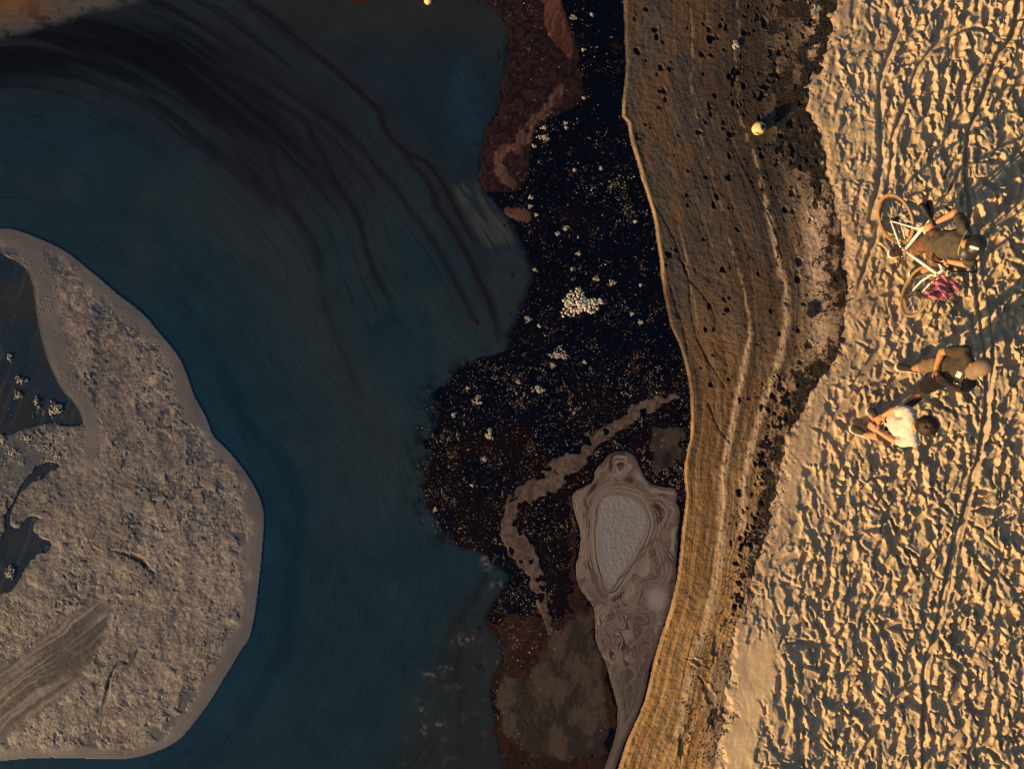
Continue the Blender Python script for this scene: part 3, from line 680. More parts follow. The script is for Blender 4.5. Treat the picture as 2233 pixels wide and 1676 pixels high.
def foam_clump(px, py, w_, h_, label, group=None, n=None, r=.016, elong=0):
    n = n or int(8 + w_ * h_ / 14)
    bm = bmesh.new(); k = 0
    base = W(px, py, 0)
    for _ in range(n):
        a = random.random() * 2 * math.pi; q_ = math.sqrt(random.random())
        wob = 1 + .28 * math.sin(3 * a + px) + .18 * math.sin(5 * a + py)
        ox, oy = math.cos(a) * q_ * w_ / 2 * wob, math.sin(a) * q_ * h_ / 2 * wob
        rr = r * (.45 + random.random() * .75) * (1.1 - .35 * q_)
        add_ball(bm, (ox / PPM, -oy / PPM, .005 + rr * .2 + (1 - q_) * r * .5), (rr, rr, rr * .85), 1)
    o = bm_obj('foam_clump', bm, M_CLUMPB if w_ > 60 else M_CLUMP); o.location = base
    return tag(o, label, 'foam', group)
foam_clump(1264, 663, 84, 50, 'largest white foam clump on the dark water, shaped like a ragged shield', n=260, r=.021)
SMALLG = 'small foam clumps on the dark bubbly water'
SMALL = 'small pale foam clump floating on the dark bubbly water by the shore'
foam_clump(1219, 771, 36, 25, 'oval grey foam clump below the largest white one', n=70, r=.015)
foam_clump(1186, 299, 24, 12, 'elongated foam clump where the brown scum meets the dark water', n=30, r=.014)
foam_clump(1175, 849, 22, 16, 'bright foam clump lowest but one among the dark bubbles, with a tail of bubbles', n=34, r=.018)
foam_clump(1067, 947, 15, 26, 'upright double foam clump left of the brown ribbon', n=34, r=.016)
foam_clump(1042, 872, 22, 20, 'pale foam clump nearest the left edge of the dark bubbles, largest of its neighbours', n=26, r=.014)
SMALLS = []
ORD = 'topmost second third fourth fifth sixth seventh eighth ninth tenth eleventh twelfth thirteenth fourteenth fifteenth sixteenth seventeenth eighteenth nineteenth twentieth'.split()
ORD += ['twenty-' + o for o in 'first second third fourth fifth sixth seventh eighth ninth'.split()] + ['thirtieth'] + ['thirty-' + o for o in 'first second third fourth fifth sixth seventh eighth ninth'.split()]
for (a, b_, s) in ((1291,32,9),(1250,38,13),(1272,109,9),(1187,278,9),(1233,268,9),(1234,278,8),(1164,319,10),(1253,370,9),(1310,366,8),(1273,214,8),
    (1157,430,11),(1157,450,10),(1170,468,8),(1234,497,13),(1215,509,12),(1262,552,11),(1386,483,8),(1300,607,13),(1334,617,15),(1264,630,10),(1397,621,8),
    (1378,684,8),(1397,702,13),(1152,695,16),(1207,797,13),(1175,711,9),(1247,586,7),(1167,588,8),(990,904,11),(949,1110,10),(1275,789,7),(1237,668,9),(1020,846,8),(1130,832,9),(1055,1000,12),(1029,1057,8)):
    SMALLS.append((b_, a, s))
SMALLS.sort()
for k_, (b_, a, s) in enumerate(SMALLS):
    foam_clump(a, b_, s * .95, s * .85, 'small pale foam clump on the dark bubbly water, ' + (ORD[k_] + (' from the top' if k_ else '')) + ' of its kind', SMALLG, n=9 + s, r=.012)
RG = 'foam clumps floating in the dark gap of the raft'
foam_clump(121, 891, 30, 28, 'round bright foam clump in the dark gap of the raft, the largest there', n=70, r=.018)
for k_, (a, b_, ww, hh) in enumerate(sorted(((22,780,9,16),(46,829,26,14),(39,861,15,20),(81,877,12,22),(23,1247,22,32),(60,955,26,16),(105,975,34,26),(125,995,20,18),(140,950,22,20),(30,985,24,18),(8,960,14,22)), key=lambda q_: q_[1])):
    foam_clump(a, b_, ww, hh, 'pale foam clump floating in the dark gap of the tan raft, ' + (ORD[k_] + (' from the top' if k_ else '')), RG, r=.014)

# ------------------------------------------------------------------ wet sand
def zbase(px, py):
    """beach profile: low lip at the water, rising gently to the dry sand"""
    t = np.clip((px - xA(py)) / np.maximum(xB(py) - xA(py), 1), 0, 3)
    return .022 + .075 * np.clip(t, 0, 1) + .012 * np.clip(t - 1, 0, 1)
LINE1 = spline([(1507,-150),(1507,0),(1512,121),(1507,190),(1515,235),(1532,299),(1553,375),(1580,480),(1600,557),(1615,600),(1625,640),(1633,691),(1635,729),(1625,780),(1618,825),(1610,858),(1600,914),(1592,957),(1582,1002),(1577,1053),(1577,1104),(1575,1154),(1570,1205),(1569,1229),(1552,1315),(1535,1372),(1512,1444),(1495,1520),(1480,1600)], 3)
LINE2 = spline([(1605,-150),(1608,0),(1612,33),(1613,71),(1604,99),(1608,172),(1613,243),(1626,291),(1644,334),(1659,392),(1673,451),(1694,552),(1706,597),(1714,620),(1714,653),(1716,691),(1711,724),(1701,775),(1691,815),(1666,883),(1653,926),(1635,990),(1623,1053),(1623,1129),(1616,1160)], 3)
OFF = np.array((.009, .007, .0055))
PX, PY = grid(1285, 1880, -130, 1810, 1.75)
xa, xb = xA(PY), xB(PY)
ux = PX - xa; t = ux / (xb - xa)
jag = 16 * (fbm(PX / 12, PY / 12, 4, 3) - .5)
keep = (PX > xa - 5) & (PX < xb + 26)
zb = zbase(PX, PY)
lip = ss(-3, 3, ux)
n1 = fbm(PX / 70, PY / 130, 4, 2); n2 = fbm(PX / 9, PY / 9, 4, 4); n3 = fbm(PX / 26, PY / 26, 4, 6)
dz = .013 * (n2 - .5) + .005 * (fbm((PX + .4 * PY) / 4, (PY - .4 * PX) / 4, 2, 1) - .5) + .014 * (n3 - .5)
# fine run-off ridges roughly parallel to the shore lines, fanning in the upper half
flow_u = ux + 30 * (fbm(PX / 120, PY / 240, 3, 5) - .5) + .18 * np.clip(PY - 120, 0, 600) * ss(0, 1, t) * 0
fan = PX - .34 * np.clip(PY, 150, 700)          # run-off slanting with the beach
uu = np.where(PY < 760, fan, fan)
mixu = ss(760, 600, PY)
fu = mixu * fan + (1 - mixu) * (ux * 1.0)
rid = vn(fu / 8, PY / 220, 2) * .6 + vn(fu / 3.4, PY / 120, 3) * .4
dz += .006 * (rid - .5)
tt_ = t - .15 * ss(0, 700, PY) + .03 * (n1 - .5); lay = vn(tt_ * 24, PY / 520, 2) * .55 + vn(tt_ * 62 + .5, PY / 300, 5) * .45; lay2 = vn(tt_ * 120, PY / 160, 3)
lower = ss(560, 1500, PY); n1w = fbm((PX + 40 * n3) / 80, (PY + 60 * n2) / 110, 4, 1)
cu = np.broadcast_to(alb((68, 55, 44)), PX.shape + (3,)).copy()
cu = mix(cu, alb((58, 49, 43)), ss(.42, .62, n1w) * (1 - lower))
cu = mix(cu, alb((80, 56, 38)), ss(.44, .66, fbm((PX + 30 * n3) / 50 + 5, PY / 200, 4, 7)) * .8)
cu = mix(cu, alb((168, 120, 68)), lower * (.78 + .25 * ss(.3, .6, rid)))
cu = mix(cu, alb((47, 37, 30)), ss(.30, .62, t + .12 * (n1w - .5)) * ss(560, 380, PY) * .85)
lw = ss(330, 640, PY)
cu = mix(cu, alb((58, 42, 32)), ss(.56, .74, lay) * (.25 + .6 * lw) * (1 - .25 * lower)); cu = mix(cu, alb((150, 112, 74)), ss(.40, .22, lay) * lw * .55)
cu = mix(cu, alb((52, 40, 32)), ss(.62, .8, lay2) * lw * .45); dz += .006 * (lay - .5) * lw + .003 * (lay2 - .5) * lw
mid = np.exp(-((t - .28) / .12) ** 2) * ss(400, 900, PY) * (1 - lower * .4)
cu = mix(cu, alb((126, 92, 58)), mid * .5)
cu = mix(cu, alb((92, 54, 28)), np.exp(-((t - .12) / .05) ** 2) * ss(1000, 1300, PY) * .55)
cu = mix(cu, alb((84, 52, 30)), ss(.60, .72, vn(fu / 14, PY / 300, 5)) * ss(500, 900, PY) * .55)
for ln, hw, amp in ((LINE1, 5.5, 1), (LINE2, 6, .95)):
    dd, tt = dline(PX + 8 * (n2 - .5), PY, ln, 60, True)
    wdt = hw * (.45 + .9 * ss(.25, .6, tt)) * (.6 + .8 * n3)
    br = ss(.42, .60, fbm(PX / 11, PY / 15, 4, 2) + .24 * ss(.28, .55, tt))
    m = np.exp(-(dd / wdt) ** 2) * br * amp * (.4 + .6 * ss(.22, .5, tt))
    cu = mix(cu, alb((176, 138, 100)), m * .8); dz += .006 * m
    cu = mix(cu, alb((62, 44, 32)), np.exp(-((dd - 2.2 * wdt) / 6) ** 2) * .35)
# fine dark crease lines
for pts in ([(1425,440),(1470,520),(1500,600),(1530,640),(1555,680),(1560,720)], [(1480,560),(1500,600),(1508,690),(1530,760),(1560,810),(1580,840)], [(1545,880),(1565,930),(1590,962)], [(1590,300),(1640,400),(1690,500),(1705,560)], [(1460,620),(1490,720),(1500,770)]):
    dd = dline(PX + 6 * (n2 - .5), PY, spline(pts, 5), 30); m = np.exp(-(dd / 2.2) ** 2)
    cu = mix(cu, alb((40, 30, 26)), m * .6); dz -= .007 * m
# pits
PITS = [(1409,19,6),(1427,65,8),(1434,78,7),(1443,92,5),(1388,109,9),(1530,118,8),(1550,121,6),(1551,85,9),(1573,55,5),(1534,53,5),(1605,155,12),(1590,165,8),(1600,182,9),(1443,147,6),
 (1448,200,8),(1438,199,5),(1390,299,6),(1397,300,4),(1480,295,4),(1410,272,5),(1418,278,4),(1540,387,5),(1670,53,10),(1650,35,9),(1634,72,5),(1664,205,9),(1670,192,9),(1690,160,12),(1680,115,9),
 (1617,227,6),(1622,250,5),(1705,325,13),(1697,250,14),(1725,270,12),(1458,553,9),(1475,545,5),(1456,577,5),(1577,587,7),(1556,449,7),(1609,500,5),(1580,653,5),(1557,718,4),(1680,680,5),(1701,728,5),
 (1654,751,5),(1726,423,8),(1712,458,8),(1728,462,6),(1780,446,7),(1768,478,7),(1742,572,9),(1740,609,7),(1766,750,9),(1745,789,9),(1614,1072,9),(1637,901,3),(1640,1120,5),(1703,843,12),(1716,872,14),(1675,970,16),(1668,985,9),(1660,1000,9),(1669,1015,7),
 (1635,1175,15),(1640,1195,10),(1613,1268,9),(1620,1255,7),(1614,1298,9),(1622,1310,8),(1590,825,4),(1556,775,5),(1472,690,3),(1575,40,4),(1500,60,4),(1560,240,4),(1410,130,4)]
for i in range(90):
    yy = random.uniform(-20, 900); f_ = random.random() ** .8
    xx = xA(yy) + 8 + f_ * (xB(yy) - xA(yy) - 16); PITS.append((xx, yy, random.uniform(2, 4.5) + 2.5 * (random.random() < .25)))
pr_ = random.Random(21)
for i in range(110):
    yy = pr_.uniform(-20, 440); PITS.append((pr_.uniform(1535, xB(yy) - 8), yy, pr_.uniform(2.4, 6.6) * (1.25 if pr_.random() < .2 else 1)))
for i in range(85):
    yy = pr_.uniform(815, 1340); PITS.append((xC(yy) + pr_.gauss(8, 14), yy, pr_.uniform(3, 7)))
for (qx, qy, r_) in PITS:
    r_ *= .82
    j0, j1 = int((qy + 130 - 4 * r_) / 1.75), int((qy + 130 + 4 * r_) / 1.75) + 2; i0, i1 = int((qx - 1285 - 4 * r_) / 1.75), int((qx - 1285 + 4 * r_) / 1.75) + 2
    sl = (slice(max(j0, 0), max(j1, 0)), slice(max(i0, 0), max(i1, 0)))
    if PX[sl].size == 0: continue
    e = np.sqrt((PX[sl] - qx) ** 2 + ((PY[sl] - qy) * .8) ** 2) / r_ + 2.2 * (n2[sl] - .5)
    m = 1 - ss(.45, 1.15, e)
    dz[sl] += -.030 * m * min(1, r_ / 6) + .006 * np.exp(-((e - 1.2) / .25) ** 2)
    cu[sl] = mix(cu[sl], alb((22, 22, 28)), m * .85)
# a few shoe prints pressed into the firm sand near the bottom
def sole(u, v, L, Wd):
    """mask of a shoe sole; u along (toe +), v across"""
    s_ = u / L
    half = Wd / 2 * (np.interp(s_, [-.5, -.46, -.36, -.2, -.02, .18, .34, .44, .5], [.0, .55, .74, .70, .66, .92, .95, .70, .0]))
    vv = v - .012 * L / .28 * np.sin(s_ * 3)
    return half - np.abs(vv)
def stamp(Z, MX, MY, st, x0, y0, cx_, cy_, ang, L, Wd, depth, rim, edge, seed, clean=.7, tread=0):
    """press a shoe print (pixel units) into height array Z; returns slice and mask"""
    r_ = L * .5 + edge * 4 + 6
    j0, j1 = max(int((cy_ - y0 - r_) / st), 0), max(int((cy_ - y0 + r_) / st) + 2, 0)
    i0, i1 = max(int((cx_ - x0 - r_) / st), 0), max(int((cx_ - x0 + r_) / st) + 2, 0)
    sl = (slice(j0, j1), slice(i0, i1))
    if Z[sl].size < 4: return None
    X_, Y_ = MX[sl] - cx_, MY[sl] - cy_
    wob = 5.0 * (fbm(MX[sl] / 9 + seed, MY[sl] / 9, 3, seed % 7) - .5)
    u = X_ * math.cos(ang) + Y_ * math.sin(ang); v = -X_ * math.sin(ang) + Y_ * math.cos(ang)
    f_ = sole(u, v, L, Wd) + wob
    m = ss(-edge, edge * .6, f_)
    if m.max() < .5: return None
    zm = (Z[sl] * m).sum() / m.sum()
    bottom = zm - depth * (1 + .35 * np.sin(u / L * 3.0 + seed)) + (1 - clean) * (Z[sl] - zm)
    if tread: bottom = bottom + .0035 * np.sin(u * 2 * math.pi / 5.0)
    up = rim * np.exp(-((f_ + edge * 1.6) / (edge * 1.1)) ** 2) * (.45 + 1.1 * fbm(MX[sl] / 14, MY[sl] / 14, 2, (seed + 3) % 7))
    Z[sl] = Z[sl] * (1 - m) + bottom * m + up
    return sl, m
Zw = dz
for (a, b_, an, L) in ((1565,1405,-80,52),(1546,1512,60,46),(1490,1622,-85,50),(1520,1443,20,24),(1556,1560,-70,40)):
    stamp(Zw, PX, PY, 1.75, 1285, -130, a, b_, R(an), L, L * .46, .016, .005, 2.2, 3, .9)
sp = np.clip(ss(-25, 60, PX - xC(PY)) * 1.0, 0, 1) * (1 - .0 * PX)
sp = sp * (.62 + .5 * ss(.45, .62, fbm(PX / 45, PY / 60, 3, 4)))
sp = sp * (.60 + .85 * ss(.40, .62, fbm(PX / 20, PY / 24, 4, 1)))
rightm = np.exp(-((xb - PX - 22) / 26) ** 2)
sp = np.clip(sp + .40 * rightm * (.5 + ss(.38, .6, fbm(PX / 16, PY / 20, 3, 6))) * (PY > -200) * ss(1380, 1200, PY), 0, 1.25)
pale = ss(0, 40, PX - xC(PY)) * ss(2, 30, xb - PX)
cu = mix(cu, alb((124, 94, 69)), ss(-10, 40, PX - xC(PY)) * (.75 + .25 * lower) * (1 - .45 * ss(430, 330, PY)))
core_pale = np.exp(-((PX - np.interp(PY, [380, 500, 600, 700, 760], [1785, 1780, 1785, 1790, 1790])) / 26) ** 2) * ss(400, 470, PY) * (1 - ss(740, 800, PY))
core_pale = np.maximum(core_pale, np.exp(-((PX - 1775) / 18) ** 2) * (1 - ss(110, 150, PY)))
sp = sp * (1 - .42 * core_pale); cu = mix(cu, alb((178, 138, 104)), core_pale * .8)
sp = np.where(PY < 430, np.clip(sp * 1.0 + (.15 + .45 * ss(.42, .58, fbm(PX / 24, PY / 30, 4, 3))) * ss(430, 330, PY) * ss(-40, 10, PX - xC(PY)), 0, 1.15), sp)
sp = np.clip(sp + .22 * ss(.40, .6, fbm(PX / 18, PY / 22, 3, 3)) * ss(0, 40, PX - xC(PY)) * ((PY > 800) & (PY < 1260)), 0, 1.15)
lipk = np.interp(PY, [-150, 150, 260, 330, 580, 640, 860, 920, 1700], [.15, .3, .8, 1, 1, .35, .35, .9, 1.0]) * (.5 + fbm(PX / 20, PY / 26, 3, 5))
cu = mix(cu, alb((150, 112, 74)), (1 - ss(0, 5, ux)) * .6 * np.clip(lipk, 0, 1))                      # sunlit face of the lip, its brightness painted into the colour
cu = mix(cu, alb((178, 136, 92)), ss(-10, 4, PX - xb - jag) * (sp < .3))
dz = dz + (.004 + .013 * lipk) * (lip - 1) + .006 * lipk * np.exp(-((ux - 5) / 4) ** 2) * (.4 + 1.2 * fbm(PX / 30, PY / 20, 3, 2))
dz = dz - .03 * ss(-9, 4, PX - xb - .9 * jag - 26 * (fbm(PX / 24, PY / 24, 3, 6) - .5))
wetflow = np.stack([fu / PPM, PY / PPM, 0 * PX], -1)
tag(grid_obj('wet_sand', PX, PY, zb, dz, keep, {'Col': np.clip(cu, .004, .7), 'flow': wetflow, 'speck': sp}, M_WET), kind='structure',
    label='brown wet sand streaked by receding water with dark specks')

# ------------------------------------------------------------------ dry trampled sand
ST = 1.48
X0, Y0 = 1500, -130
PX, PY = grid(X0, 2365, Y0, 1810, ST)
xb = xB(PY); ub_ = PX - xb
hum = fbm(PX / 19, PY / 30, 3, 1) - .5; hum2 = fbm(PX / 9, PY / 13, 3, 4) - .5
Z = .050 * hum + .016 * hum2
SMOOTH = [(1560,1700),(1575,1600),(1590,1500),(1600,1440),(1620,1400),(1672,1395),(1690,1440),(1660,1530),(1640,1600),(1630,1700)]
smooth = np.clip(1 - ss(-14, 20, -sdist(PX, PY, SMOOTH, 80) + 34 * (fbm(PX / 24, PY / 30, 4, 3) - .5)), 0, 1)
marg = ss(2, 24, ub_ - np.interp(PY, [0, 800, 900, 1000, 1120, 1200, 1300], [0, 10, 22, 34, 30, 6, 0]))
plain = np.maximum(smooth, 1 - marg)
r2 = random.Random(5)
def tread(a, b_, an, L, Wd, dep, rim, seed, fill=.55, soft=1.0, sole_grid=False):
    """tread a print into the sand: a bowl with a flat sole; where two bowls meet a sharp crest is left standing"""
    r_ = L * .5 + Wd * .9 + 8
    j0, j1 = max(int((b_ - Y0 - r_) / ST), 0), max(int((b_ - Y0 + r_) / ST) + 2, 0)
    i0, i1 = max(int((a - X0 - r_) / ST), 0), max(int((a - X0 + r_) / ST) + 2, 0)
    sl = (slice(j0, j1), slice(i0, i1))
    if Z[sl].size < 4: return
    X_, Y_ = PX[sl] - a, PY[sl] - b_
    u = X_ * math.cos(an) + Y_ * math.sin(an); v = -X_ * math.sin(an) + Y_ * math.cos(an)
    f_ = sole(u, v, L, Wd) + 8.0 * (WOB[seed % 3][sl] - .5)
    wall = 5.5 * soft
    t_ = np.clip(-f_ / wall, -1, 3)                      # 0 at the sole edge, 1 at the rim
    z0 = np.median(Z[sl])
    bottom = z0 * .25 - dep * (1 + .3 * np.sin(u / L * 3.0 + seed)) + .004 * (WOB[1][sl] - .5)
    bowl = bottom + (dep * 1.25) * np.clip(t_ + .35, 0, 3) ** 1.7
    m = ss(.25, -.45, t_)
    Zn = np.minimum(Z[sl], bowl)
    Zn = Zn * (1 - fill * m) + bottom * fill * m
    if sole_grid: Zn = Zn + m * .004 * np.sin(u * 2 * math.pi / 5.2)
    up = rim * np.exp(-((t_ - 1.15) / .42) ** 2) * (.35 + 1.3 * WOB[2][sl])
    Z[sl] = Zn + up
WOB = [fbm(PX / 13, PY / 13, 3, 2), fbm(PX / 20, PY / 20, 3, 3), fbm(PX / 16, PY / 16, 3, 6)]
n_try = 0; count = 0; TOTAL = 1500
while count < TOTAL and n_try < 14000:
    n_try += 1
    a, b_ = r2.uniform(1520, 2355), r2.uniform(-120, 1800)
    i_, j_ = int((a - X0) / ST), int((b_ - Y0) / ST)
    if not (0 <= i_ < PX.shape[1] and 0 <= j_ < PX.shape[0]): continue
    if a < xB(b_) + 6 or (plain[j_, i_] > .4 and r2.random() < .93): continue
    an = r2.gauss(90, 20) + (180 if r2.random() < .5 else 0)
    if r2.random() < .2: an = r2.uniform(0, 360)
    if a < 1900 and b_ < 420: an += 12
    L = r2.uniform(34, 50) * (1 if r2.random() < .75 else .65); Wd = L * r2.uniform(.32, .44)
    if r2.random() < .16: L *= .5; Wd *= 1.1
    late = count / TOTAL
    near = .55 + .45 * ss(5, 170, a - xB(b_))
    tread(a, b_, R(an), L, Wd, r2.uniform(.026, .050) * float(near), r2.uniform(.003, .011), count, .5 + .3 * late, r2.uniform(.75, 1.25), late > .85 and r2.random() < .3)
    count += 1
# cycle tracks: double V-shaped ruts with raised shoulders
def rut(pts, hw=5.0, depth=.030, sh=.012):
    global Z
    dd, tt = dline(PX + 5 * (fbm(PX / 18, PY / 18, 2, 3) - .5), PY, spline(pts, 4), 40, True)
    m = np.exp(-(dd / hw) ** 2); e = ss(0, .03, tt) * (1 - ss(.97, 1, tt))
    m = m * e
    Z = Z * (1 - .85 * np.exp(-(dd / (hw * 1.55)) ** 4) * e) - depth * m + sh * np.exp(-((dd - hw * 2.1) / (hw * .7)) ** 2) * e + .003 * np.sin(tt * 900) * m * 0
T1 = [(2230,-150),(2222,-40),(2217,0),(2215,44),(2200,92),(2176,116),(2165,142),(2143,207),(2125.5,247),(2112,295),(2106,360),(2106,400),(2112,431),(2114,482),(2120,540),(2124,595),(2132,656),(2140,700),(2146,760),(2150,830),(2148,892),(2142,937),(2133,991),(2121,1036),(2095,1135),(2073,1211),(2053.5,1309),(2049,1336),(2034,1397),(2016,1456),(2016,1532),(2012,1598),(2014,1674),(2010,1830)]
T1b = [(2130,540),(2144,585),(2155,656),(2163,720),(2163,780),(2160,837),(2152,890),(2146,937),(2140,985),(2128,1040),(2104,1135),(2082,1215),(2066,1300),(2056,1345),(2040,1400),(2024,1460),(2022,1530)]
T2 = [(1962,70),(1946.5,98),(1925,153),(1918,207),(1919,284),(1920,340),(1916,400),(1903,450),(1895,490)]
T3 = [(2180,112),(2176,94),(2154,70),(2121,62),(2077.5,74),(2034,105),(2001,148),(1986,186),(1968,240),(1946.5,295),(1942,360),(1936,400),(1925,450),(1913,503),(1895,554),(1878,605),(1858,656),(1845,690),(1828,722)]
T4 = [(2165,125),(2134,153),(2117,186),(2110,218),(2113,245),(2122,250)]
rut(T2, 6.5, .052, .010); rut(T3, 4.2, .046, .012); rut(T4, 3.6, .038, .010); rut(T1b, 3.6, .040, .006); rut(T1, 5.0, .060, .016)
for k_ in range(60):
    a, b_ = r2.uniform(1700, 2355), r2.uniform(-120, 1800)
    if a < xB(b_) + 40: continue
    i_, j_ = int((a - X0) / ST), int((b_ - Y0) / ST)
    if plain[j_, i_] > .4: continue
    if min(float(dline(np.array([a]), np.array([b_]), np.array(t_))[0]) for t_ in (T1, T2, T3)) < 24: continue
    L = r2.uniform(44, 54)
    tread(a, b_, R(r2.gauss(90, 18) + (180 if r2.random() < .5 else 0)), L, L * .36, r2.uniform(.034, .052), .012, k_, .85, .7, r2.random() < .3)
crumb = fbm(PX / 5, PY / 5, 3, 2); rough_z = ss(.42, .62, fbm(PX / 60, PY / 60, 3, 6))
Z += (.005 + .014 * rough_z) * (crumb - .5) * (1 - .8 * plain) * ss(-.045, .0, Z)
Z = Z * (1 - .85 * plain) + plain * (.012 * (fbm(PX / 55, PY / 30, 3, 3) - .5) + .008 * (fbm(PX / 7 + PY / 30, PY / 26, 4, 5) - .5))
sl_ = ss(1600, 1690, PX - .28 * (1500 - PY)) * ss(1330, 1430, PY)
Z += .055 * (sl_ - ss(1680, 1800, PX)) * ss(1330, 1430, PY) * (PX < 1800) + (1 - smooth) * (1 - marg) * .012 * (fbm(PX / 6, PY / 6, 3, 5) - .5)
# one pass of slumping where slopes are too steep
for _ in range(2):
    Zs = Z.copy(); Zs[1:-1, 1:-1] = (Z[1:-1, 1:-1] * 4 + Z[:-2, 1:-1] + Z[2:, 1:-1] + Z[1:-1, :-2] + Z[1:-1, 2:]) / 8
    Z = Zs
Z *= .72 + .38 * ss(20, 330, ub_)
# the feet of the walkers stand on level sand
for (a, b_) in ((1950,552),(1990,597),(1972,803),(1985,880),(1873,943),(1904,905)):
    e = np.exp(-(((PX - a) / 26) ** 2 + ((PY - b_) / 18) ** 2) ** 1.5); Z = Z * (1 - .8 * e)
tdry = ss(0, 60, ub_)
cd = np.broadcast_to(np.array((.50, .385, .25)), PX.shape + (3,)).copy()
cd = mix(cd, np.array((.40, .30, .21)), (1 - tdry) * .8)
damp = ss(.52, .64, fbm(PX / 70, PY / 70, 4, 7)) * (1 - ss(60, 260, ub_))
cd = mix(cd, np.array((.36, .27, .20)), damp * .5)
cd = mix(cd, np.array((.62, .48, .31)), smooth * .55)
zb = zbase(PX, PY)
e_ = ss(-13, 12, ub_ - 3 + 44 * (fbm(PX / 26, PY / 26, 3, 5) - .5) + 16 * (fbm(PX / 10, PY / 10, 4, 2) - .5))
dzs = (Z + .022) * e_ - .010 * (1 - e_)
rim_out = np.maximum.reduce([ss(2275, 2360, PX), ss(-50, -125, PY), ss(1726, 1805, PY)])
dzs = dzs * (1 - rim_out) - .075 * rim_out      # beyond the photograph the trampled sheet dips into the open beach
tag(grid_obj('dry_sand', PX, PY, zb, dzs, ub_ > -22, {'Col': cd}, M_DRY), kind='structure', label='dry golden beach sand trampled with footprints and tyre tracks')
ZG = .125          # level the people stand on
#PART2
# ------------------------------------------------------------------ materials for the things
M_SKIN = m_plain('skin', (.46, .235, .125), .55, 25, .12, spec=.35)
M_SKIN2 = m_plain('tanned_skin', (.40, .20, .10), .55, 25, .12, spec=.35)
M_OLIVE = m_plain('dark_olive_cotton', (.062, .052, .040), .9, 13, .25, .75, .016)
M_BLACKT = m_plain('black_brown_cotton', (.045, .034, .026), .9, 13, .25, .75, .016)
M_KHAKI = m_plain('khaki_cotton', (.15, .10, .058), .9, 13, .25, .75, .016)
M_RUST = m_plain('rust_brown_cotton', (.13, .058, .034), .9, 13, .55, .75, .016)
M_WHITET = m_plain('off_white_cotton', (.50, .475, .44), .9, 13, .12, .75, .016)
M_DARKSH = m_plain('black_shorts', (.025, .018, .016), .9, 13, .3, .75, .016)
M_TRIM = m_plain('pale_trim', (.42, .33, .20), .8)
M_WHITE = m_plain('white_paint', (.80, .77, .72), .35, 40, .06)
M_RED = m_plain('red_print', (.50, .03, .03), .7)
M_CAPT = m_plain('tan_cap', (.22, .155, .105), .85, 40, .15, .2)
M_CAPB = m_plain('black_cap', (.018, .018, .014), .45, 40, .2, spec=.5)
M_HAIR = m_plain('dark_brown_hair', (.030, .017, .010), .5, 70, .6, .8, .006)
M_SHOE = m_plain('black_canvas', (.035, .028, .022), .8, 40, .3)
M_SHOE2 = m_plain('olive_canvas', (.060, .048, .030), .8, 40, .3)
M_SOLE = m_plain('white_rubber', (.72, .67, .60), .6)
M_TYRE = m_plain('tan_tyre', (.25, .19, .115), .75, 50, .2, .3)
M_RIM = m_plain('orange_rim', (.30, .12, .035), .4, 40, .15)
M_STEEL = m_plain('steel', (.45, .43, .40), .35, 50, .15, Metallic=.8)
M_BLACK = m_plain('black_rubber', (.012, .012, .013), .6, 40, .3)
M_DARKM = m_plain('greasy_dark_metal', (.05, .038, .026), .45, 60, .5, Metallic=.5)
M_PINK = m_plain('pink_cloth', (.50, .15, .19), .85, 9, .5, .5, .006)
M_EYE = m_plain('eye', (.03, .02, .015), .2)

# ------------------------------------------------------------------ people
DOWN = Vector((0, 0, -1))
def hand_bm(bm, wrist, palm_dir, side_dir, s=1.0, curl=.9):
    """palm and five separate bent fingers; palm_dir = wrist to knuckles, side_dir = towards the thumb, fingers curl about the palm normal"""
    f = palm_dir.normalized(); t = (side_dir - f * side_dir.dot(f)).normalized(); nrm = f.cross(t).normalized()
    if nrm.z > 0: nrm = -nrm                               # fingers close downwards
    rot = Matrix((f, t, nrm)).transposed()
    add_ball(bm, wrist + f * .045 * s, (.052 * s, .040 * s, .017 * s), 2, rot)
    for k, (o, L) in enumerate(((.030, .070), (.010, .080), (-.010, .074), (-.029, .058))):
        p0 = wrist + f * .035 * s + t * o * s * .9; p1 = wrist + f * .088 * s + t * o * s
        a1, a2, a3 = curl * .5, curl * 1.1, curl * 1.7
        q1 = p1 + (f * math.cos(a1) + nrm * math.sin(a1)) * L * .45 * s
        q2 = q1 + (f * math.cos(a2) + nrm * math.sin(a2)) * L * .32 * s
        q3 = q2 + (f * math.cos(a3) + nrm * math.sin(a3)) * L * .23 * s
        add_chain(bm, [p0, p1, q1, q2, q3], [.0105 * s, .0105 * s, .0095 * s, .0085 * s, .0078 * s])
    p0 = wrist + f * .018 * s + t * .026 * s; q1 = p0 + (t * .75 + f * .66 + nrm * .3) * .045 * s; q2 = q1 + (f * .85 + t * .1 + nrm * .5) * .032 * s
    add_chain(bm, [p0, q1, q2], [.013 * s, .0115 * s, .009 * s])
